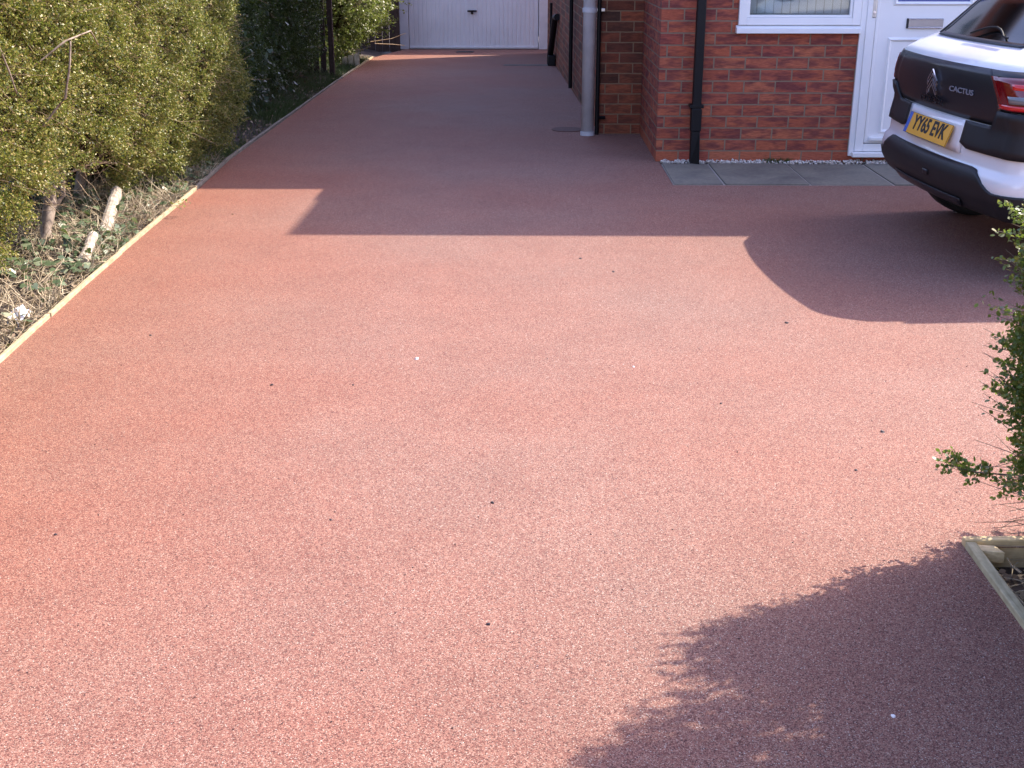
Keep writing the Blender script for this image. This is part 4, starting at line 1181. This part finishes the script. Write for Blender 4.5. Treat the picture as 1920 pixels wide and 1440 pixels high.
tag(stamp("ivy_ground_cover", IVY[0], IVY[1], P, frames(rnd_unit(n_)*np.array([1,1,.3]), Nn, sz), M['ivy']), kind="stuff")
n_ = 16000
x, y, z = bed_scatter(n_, (8.6, 19.5), .55)
keep = (bump2(y*1.4, x*2) + RNG.normal(0, .6, n_)) > -.3
x, y, z = x[keep], y[keep], z[keep]; n_ = len(x)
P0 = np.stack([x, y, z], 1); D = np.stack([RNG.normal(0,.45,n_), RNG.normal(0,.45,n_), np.ones(n_)], 1)
P1 = P0 + D*RNG.uniform(.03, .085, (n_, 1))
P1[:, 0] = np.minimum(P1[:, 0], np.array([edge_x(v) for v in y])-.004)
tag(twigs("grass", P0, P1, .0022, M['grass'], None, .12), kind="stuff")

# logs, plastic scrap and broken board in the bed
def log(name, a, b, r, label, mat):
    a = Vector(a); b = Vector(b); P, R_ = [], []
    for k in range(9):
        t = k/8; P.append(a.lerp(b, t)+Vector(RNG.normal(0, .002, 3))); R_.append(r*(1-.12*t)*RNG.uniform(.93, 1.06))
    o = MB().tube(P, R_, seg=12).build(name, mat, None); tag(o, label, "log"); return o
log("cut_log", (-2.325, 6.36, .045), (-2.44, 6.98, .16), .036, "pale cut log leaning up into the hedge", M['log'])
log("cut_log", (-2.235, 5.78, .03), (-2.29, 6.12, .09), .030, "shorter broken pale log lying in front of the leaning one", M['log'])
o = MB().add([(-2.225,5.82,-.05),(-2.15,5.86,-.05),(-2.15,5.875,-.05),(-2.225,5.835,-.05),(-2.225,5.82,.022),(-2.15,5.86,.018),(-2.15,5.875,.018),(-2.225,5.835,.022)],
   [(0,3,2,1),(4,5,6,7),(0,1,5,4),(1,2,6,5),(2,3,7,6),(3,0,4,7)]).build("timber_peg", M['fresh_wood'], bevel=.002)
tag(o, "short timber peg set across behind the edging board below the logs", "peg")
V, F = [], []
for i in range(8):
    for j in range(7):
        V.append((-2.235+.012*j+RNG.normal(0,.003), 4.86+.018*i+RNG.normal(0,.004), .006+.045*math.sin(math.pi*i/7)*math.sin(math.pi*(j+.5)/7)+RNG.normal(0,.009)))
for i in range(7):
    for j in range(6): a = i*7+j; F.append((a, a+1, a+8, a+7))
o = MB().add(V, F).build("plastic_scrap", M['plastic_bag'], None, solid=.001); tag(o, "crumpled scrap of white plastic behind the edging board", "litter")
o = MB().add([(-2.34,7.865,-.03),(-2.225,7.885,-.03),(-2.225,7.90,-.03),(-2.34,7.88,-.03),(-2.34,7.865,.024),(-2.225,7.885,.022),(-2.225,7.90,.022),(-2.34,7.88,.024)],
   [(0,3,2,1),(4,5,6,7),(0,1,5,4),(1,2,6,5),(2,3,7,6),(3,0,4,7)]).build("timber_peg", M['fresh_wood'], bevel=.002)
tag(o, "short pale timber peg where the sunlit edging board meets the shaded one", "peg")
o = MB().add([(-2.42,8.02,.0),(-2.31,7.98,-.012),(-2.36,8.85,-.005),(-2.46,8.88,.010),(-2.42,8.02,.022),(-2.31,7.98,.010),(-2.36,8.85,.017),(-2.46,8.88,.032)],
   [(0,3,2,1),(4,5,6,7),(0,1,5,4),(1,2,6,5),(2,3,7,6),(3,0,4,7)]).build("board_offcut", M['old_wood'], bevel=.003)
tag(o, "flat grey board offcut lying behind the edging at the shadow line", "board")
# hedge sprig hanging over the board
sg_ = twigs("twig_stem", np.array([[-2.26,6.98,.03]]), np.array([[-2.05,7.06,.075]]), .002, M['twig'], None, .05)
sg_.name = "fallen_sprig"; tag(sg_, "small leafy green sprig poking over the edging board onto the drive", "sprig")
P = np.stack([RNG.uniform(-2.16,-2.03,26), RNG.uniform(7.0,7.08,26), RNG.uniform(.05,.10,26)], 1)
leaves("sprig_leaves", P, rnd_unit(26), rnd_unit(26)+np.array([0,0,1]), .02, M['hedge'], sg_)

# gravel strip between path and wall
n_ = 2600
P = np.stack([RNG.uniform(.96, 6.4, n_), RNG.uniform(8.94, 9.03, n_), RNG.uniform(-.004, .016, n_)], 1)
A_ = rnd_unit(n_); OCT = ([(1,0,0),(-1,0,0),(0,1,0),(0,-1,0),(0,0,.7),(0,0,-.7)], [(0,2,4),(2,1,4),(1,3,4),(3,0,4),(2,0,5),(1,2,5),(3,1,5),(0,3,5)])
tag(stamp("gravel_strip", OCT[0], OCT[1], P, frames(A_, rnd_unit(n_), RNG.uniform(.006, .015, n_)), M['gravel']), kind="stuff")
tag(MB().box(.957, 6.5, 8.937, 9.039, -.1, -.008).build("gravel_bed", M['soil']), kind="structure")
n_ = 160
P0 = np.stack([RNG.uniform(1.72, 1.92, n_), RNG.uniform(8.97, 9.02, n_), np.zeros(n_)], 1); P1 = P0 + np.stack([RNG.normal(0,.02,n_), RNG.normal(0,.015,n_)-.01, RNG.uniform(.015,.045,n_)], 1)
tag(twigs("weeds", P0, P1, .002, M['grass'], None, .1), kind="stuff")

# ------------------------------------------------------------------ specks lying on the drive
def chip(x, y, r, mat, label, name="stone_chip", cat="stone chip", flat=.5):
    V = []; n_ = 7
    for k in range(n_):
        t = 2*math.pi*k/n_; q = r*random.uniform(.6, 1.1); V.append((x+q*math.cos(t), y+q*math.sin(t), gz(y)+.0))
    for k in range(n_):
        t = 2*math.pi*k/n_; q = r*random.uniform(.35, .8); V.append((x+q*math.cos(t), y+q*math.sin(t), gz(y)+r*flat*random.uniform(.7, 1.3)))
    F = [tuple(range(n_-1,-1,-1)), tuple(range(n_, 2*n_))] + [(k,(k+1)%n_,n_+(k+1)%n_,n_+k) for k in range(n_)]
    o = MB().add(V, F).build(name, mat); tag(o, label, cat, "small specks lying on the drive"); return o
CH = [(-.947,4.109,.009,'chip_dark',"largest dark chip on the left half of the drive"),
      (-.65,4.114,.006,'chip_dark',"small dark chip just right of the largest left-hand chip"),
      (.251,6.034,.009,'chip_dark',"dark chip just in front of the house shadow, left of its twin"),
      (.404,5.765,.008,'chip_dark',"dark chip right of and nearer than its twin by the house shadow"),
      (1.089,4.915,.010,'chip_dark',"dark chip close to the curved shadow of the car"),
      (1.162,3.691,.009,'chip_dark',"dark chip on the bright right side above the leafy low branch"),
      (.667,3.945,.007,'chip_dark',"tiny dark chip in the middle right of the drive"),
      (-.108,3.13,.007,'chip_dark',"dark chip at the centre of the near drive"),
      (-.097,2.471,.006,'chip_dark',"dark chip nearest the bottom edge, below the central one"),
      (-.557,3.013,.005,'chip_dark',"tiny dark chip left of the central one"),
      (-1.292,2.91,.006,'chip_dark',"dark chip at the lower left of the drive"),
      (-1.571,4.698,.007,'chip_dark',"dark chip near the white plastic scrap"),
      (-1.798,7.095,.010,'chip_brown',"brown speck in the sunlit patch beside the hedge"),
      (.996,3.378,.006,'chip_dark',"dark chip just left of the leafy low branch"),
      (-.443,4.415,.010,'chip_white',"white chip in the middle of the sunlit drive"),
      (.392,4.334,.006,'chip_white',"tiny white chip right of the middle of the drive"),
      (.757,2.123,.0065,'chip_white',"white pebble lying in the shadow of the shrub")]
for x, y, r_, m_, l_ in CH: chip(x, y, r_, M[m_], l_)

# loose grit on the drive, far too many grains to count
n_ = 900
x = RNG.uniform(-2.0, 2.6, n_); y = 2.0 + 6.0*RNG.uniform(0, 1, n_)**1.2
keep = (x > np.array([edge_x(v) for v in y])+.02) & ~((x > PX-.03) & (y < PY+.03)); x, y = x[keep], y[keep]; n_ = len(x)
M['grit'] = leafmat("mixed_loose_grit", [(0,(.02,.015,.015)),(.55,(.10,.05,.045)),(.8,(.35,.22,.18)),(1,(.75,.7,.66))], trans=.0, rough=.7)
tag(stamp("loose_grit", OCT[0], OCT[1], np.stack([x, y, np.full(n_, .001)], 1), frames(rnd_unit(n_), rnd_unit(n_), RNG.uniform(.0012, .0032, n_)), M['grit']), kind="stuff")
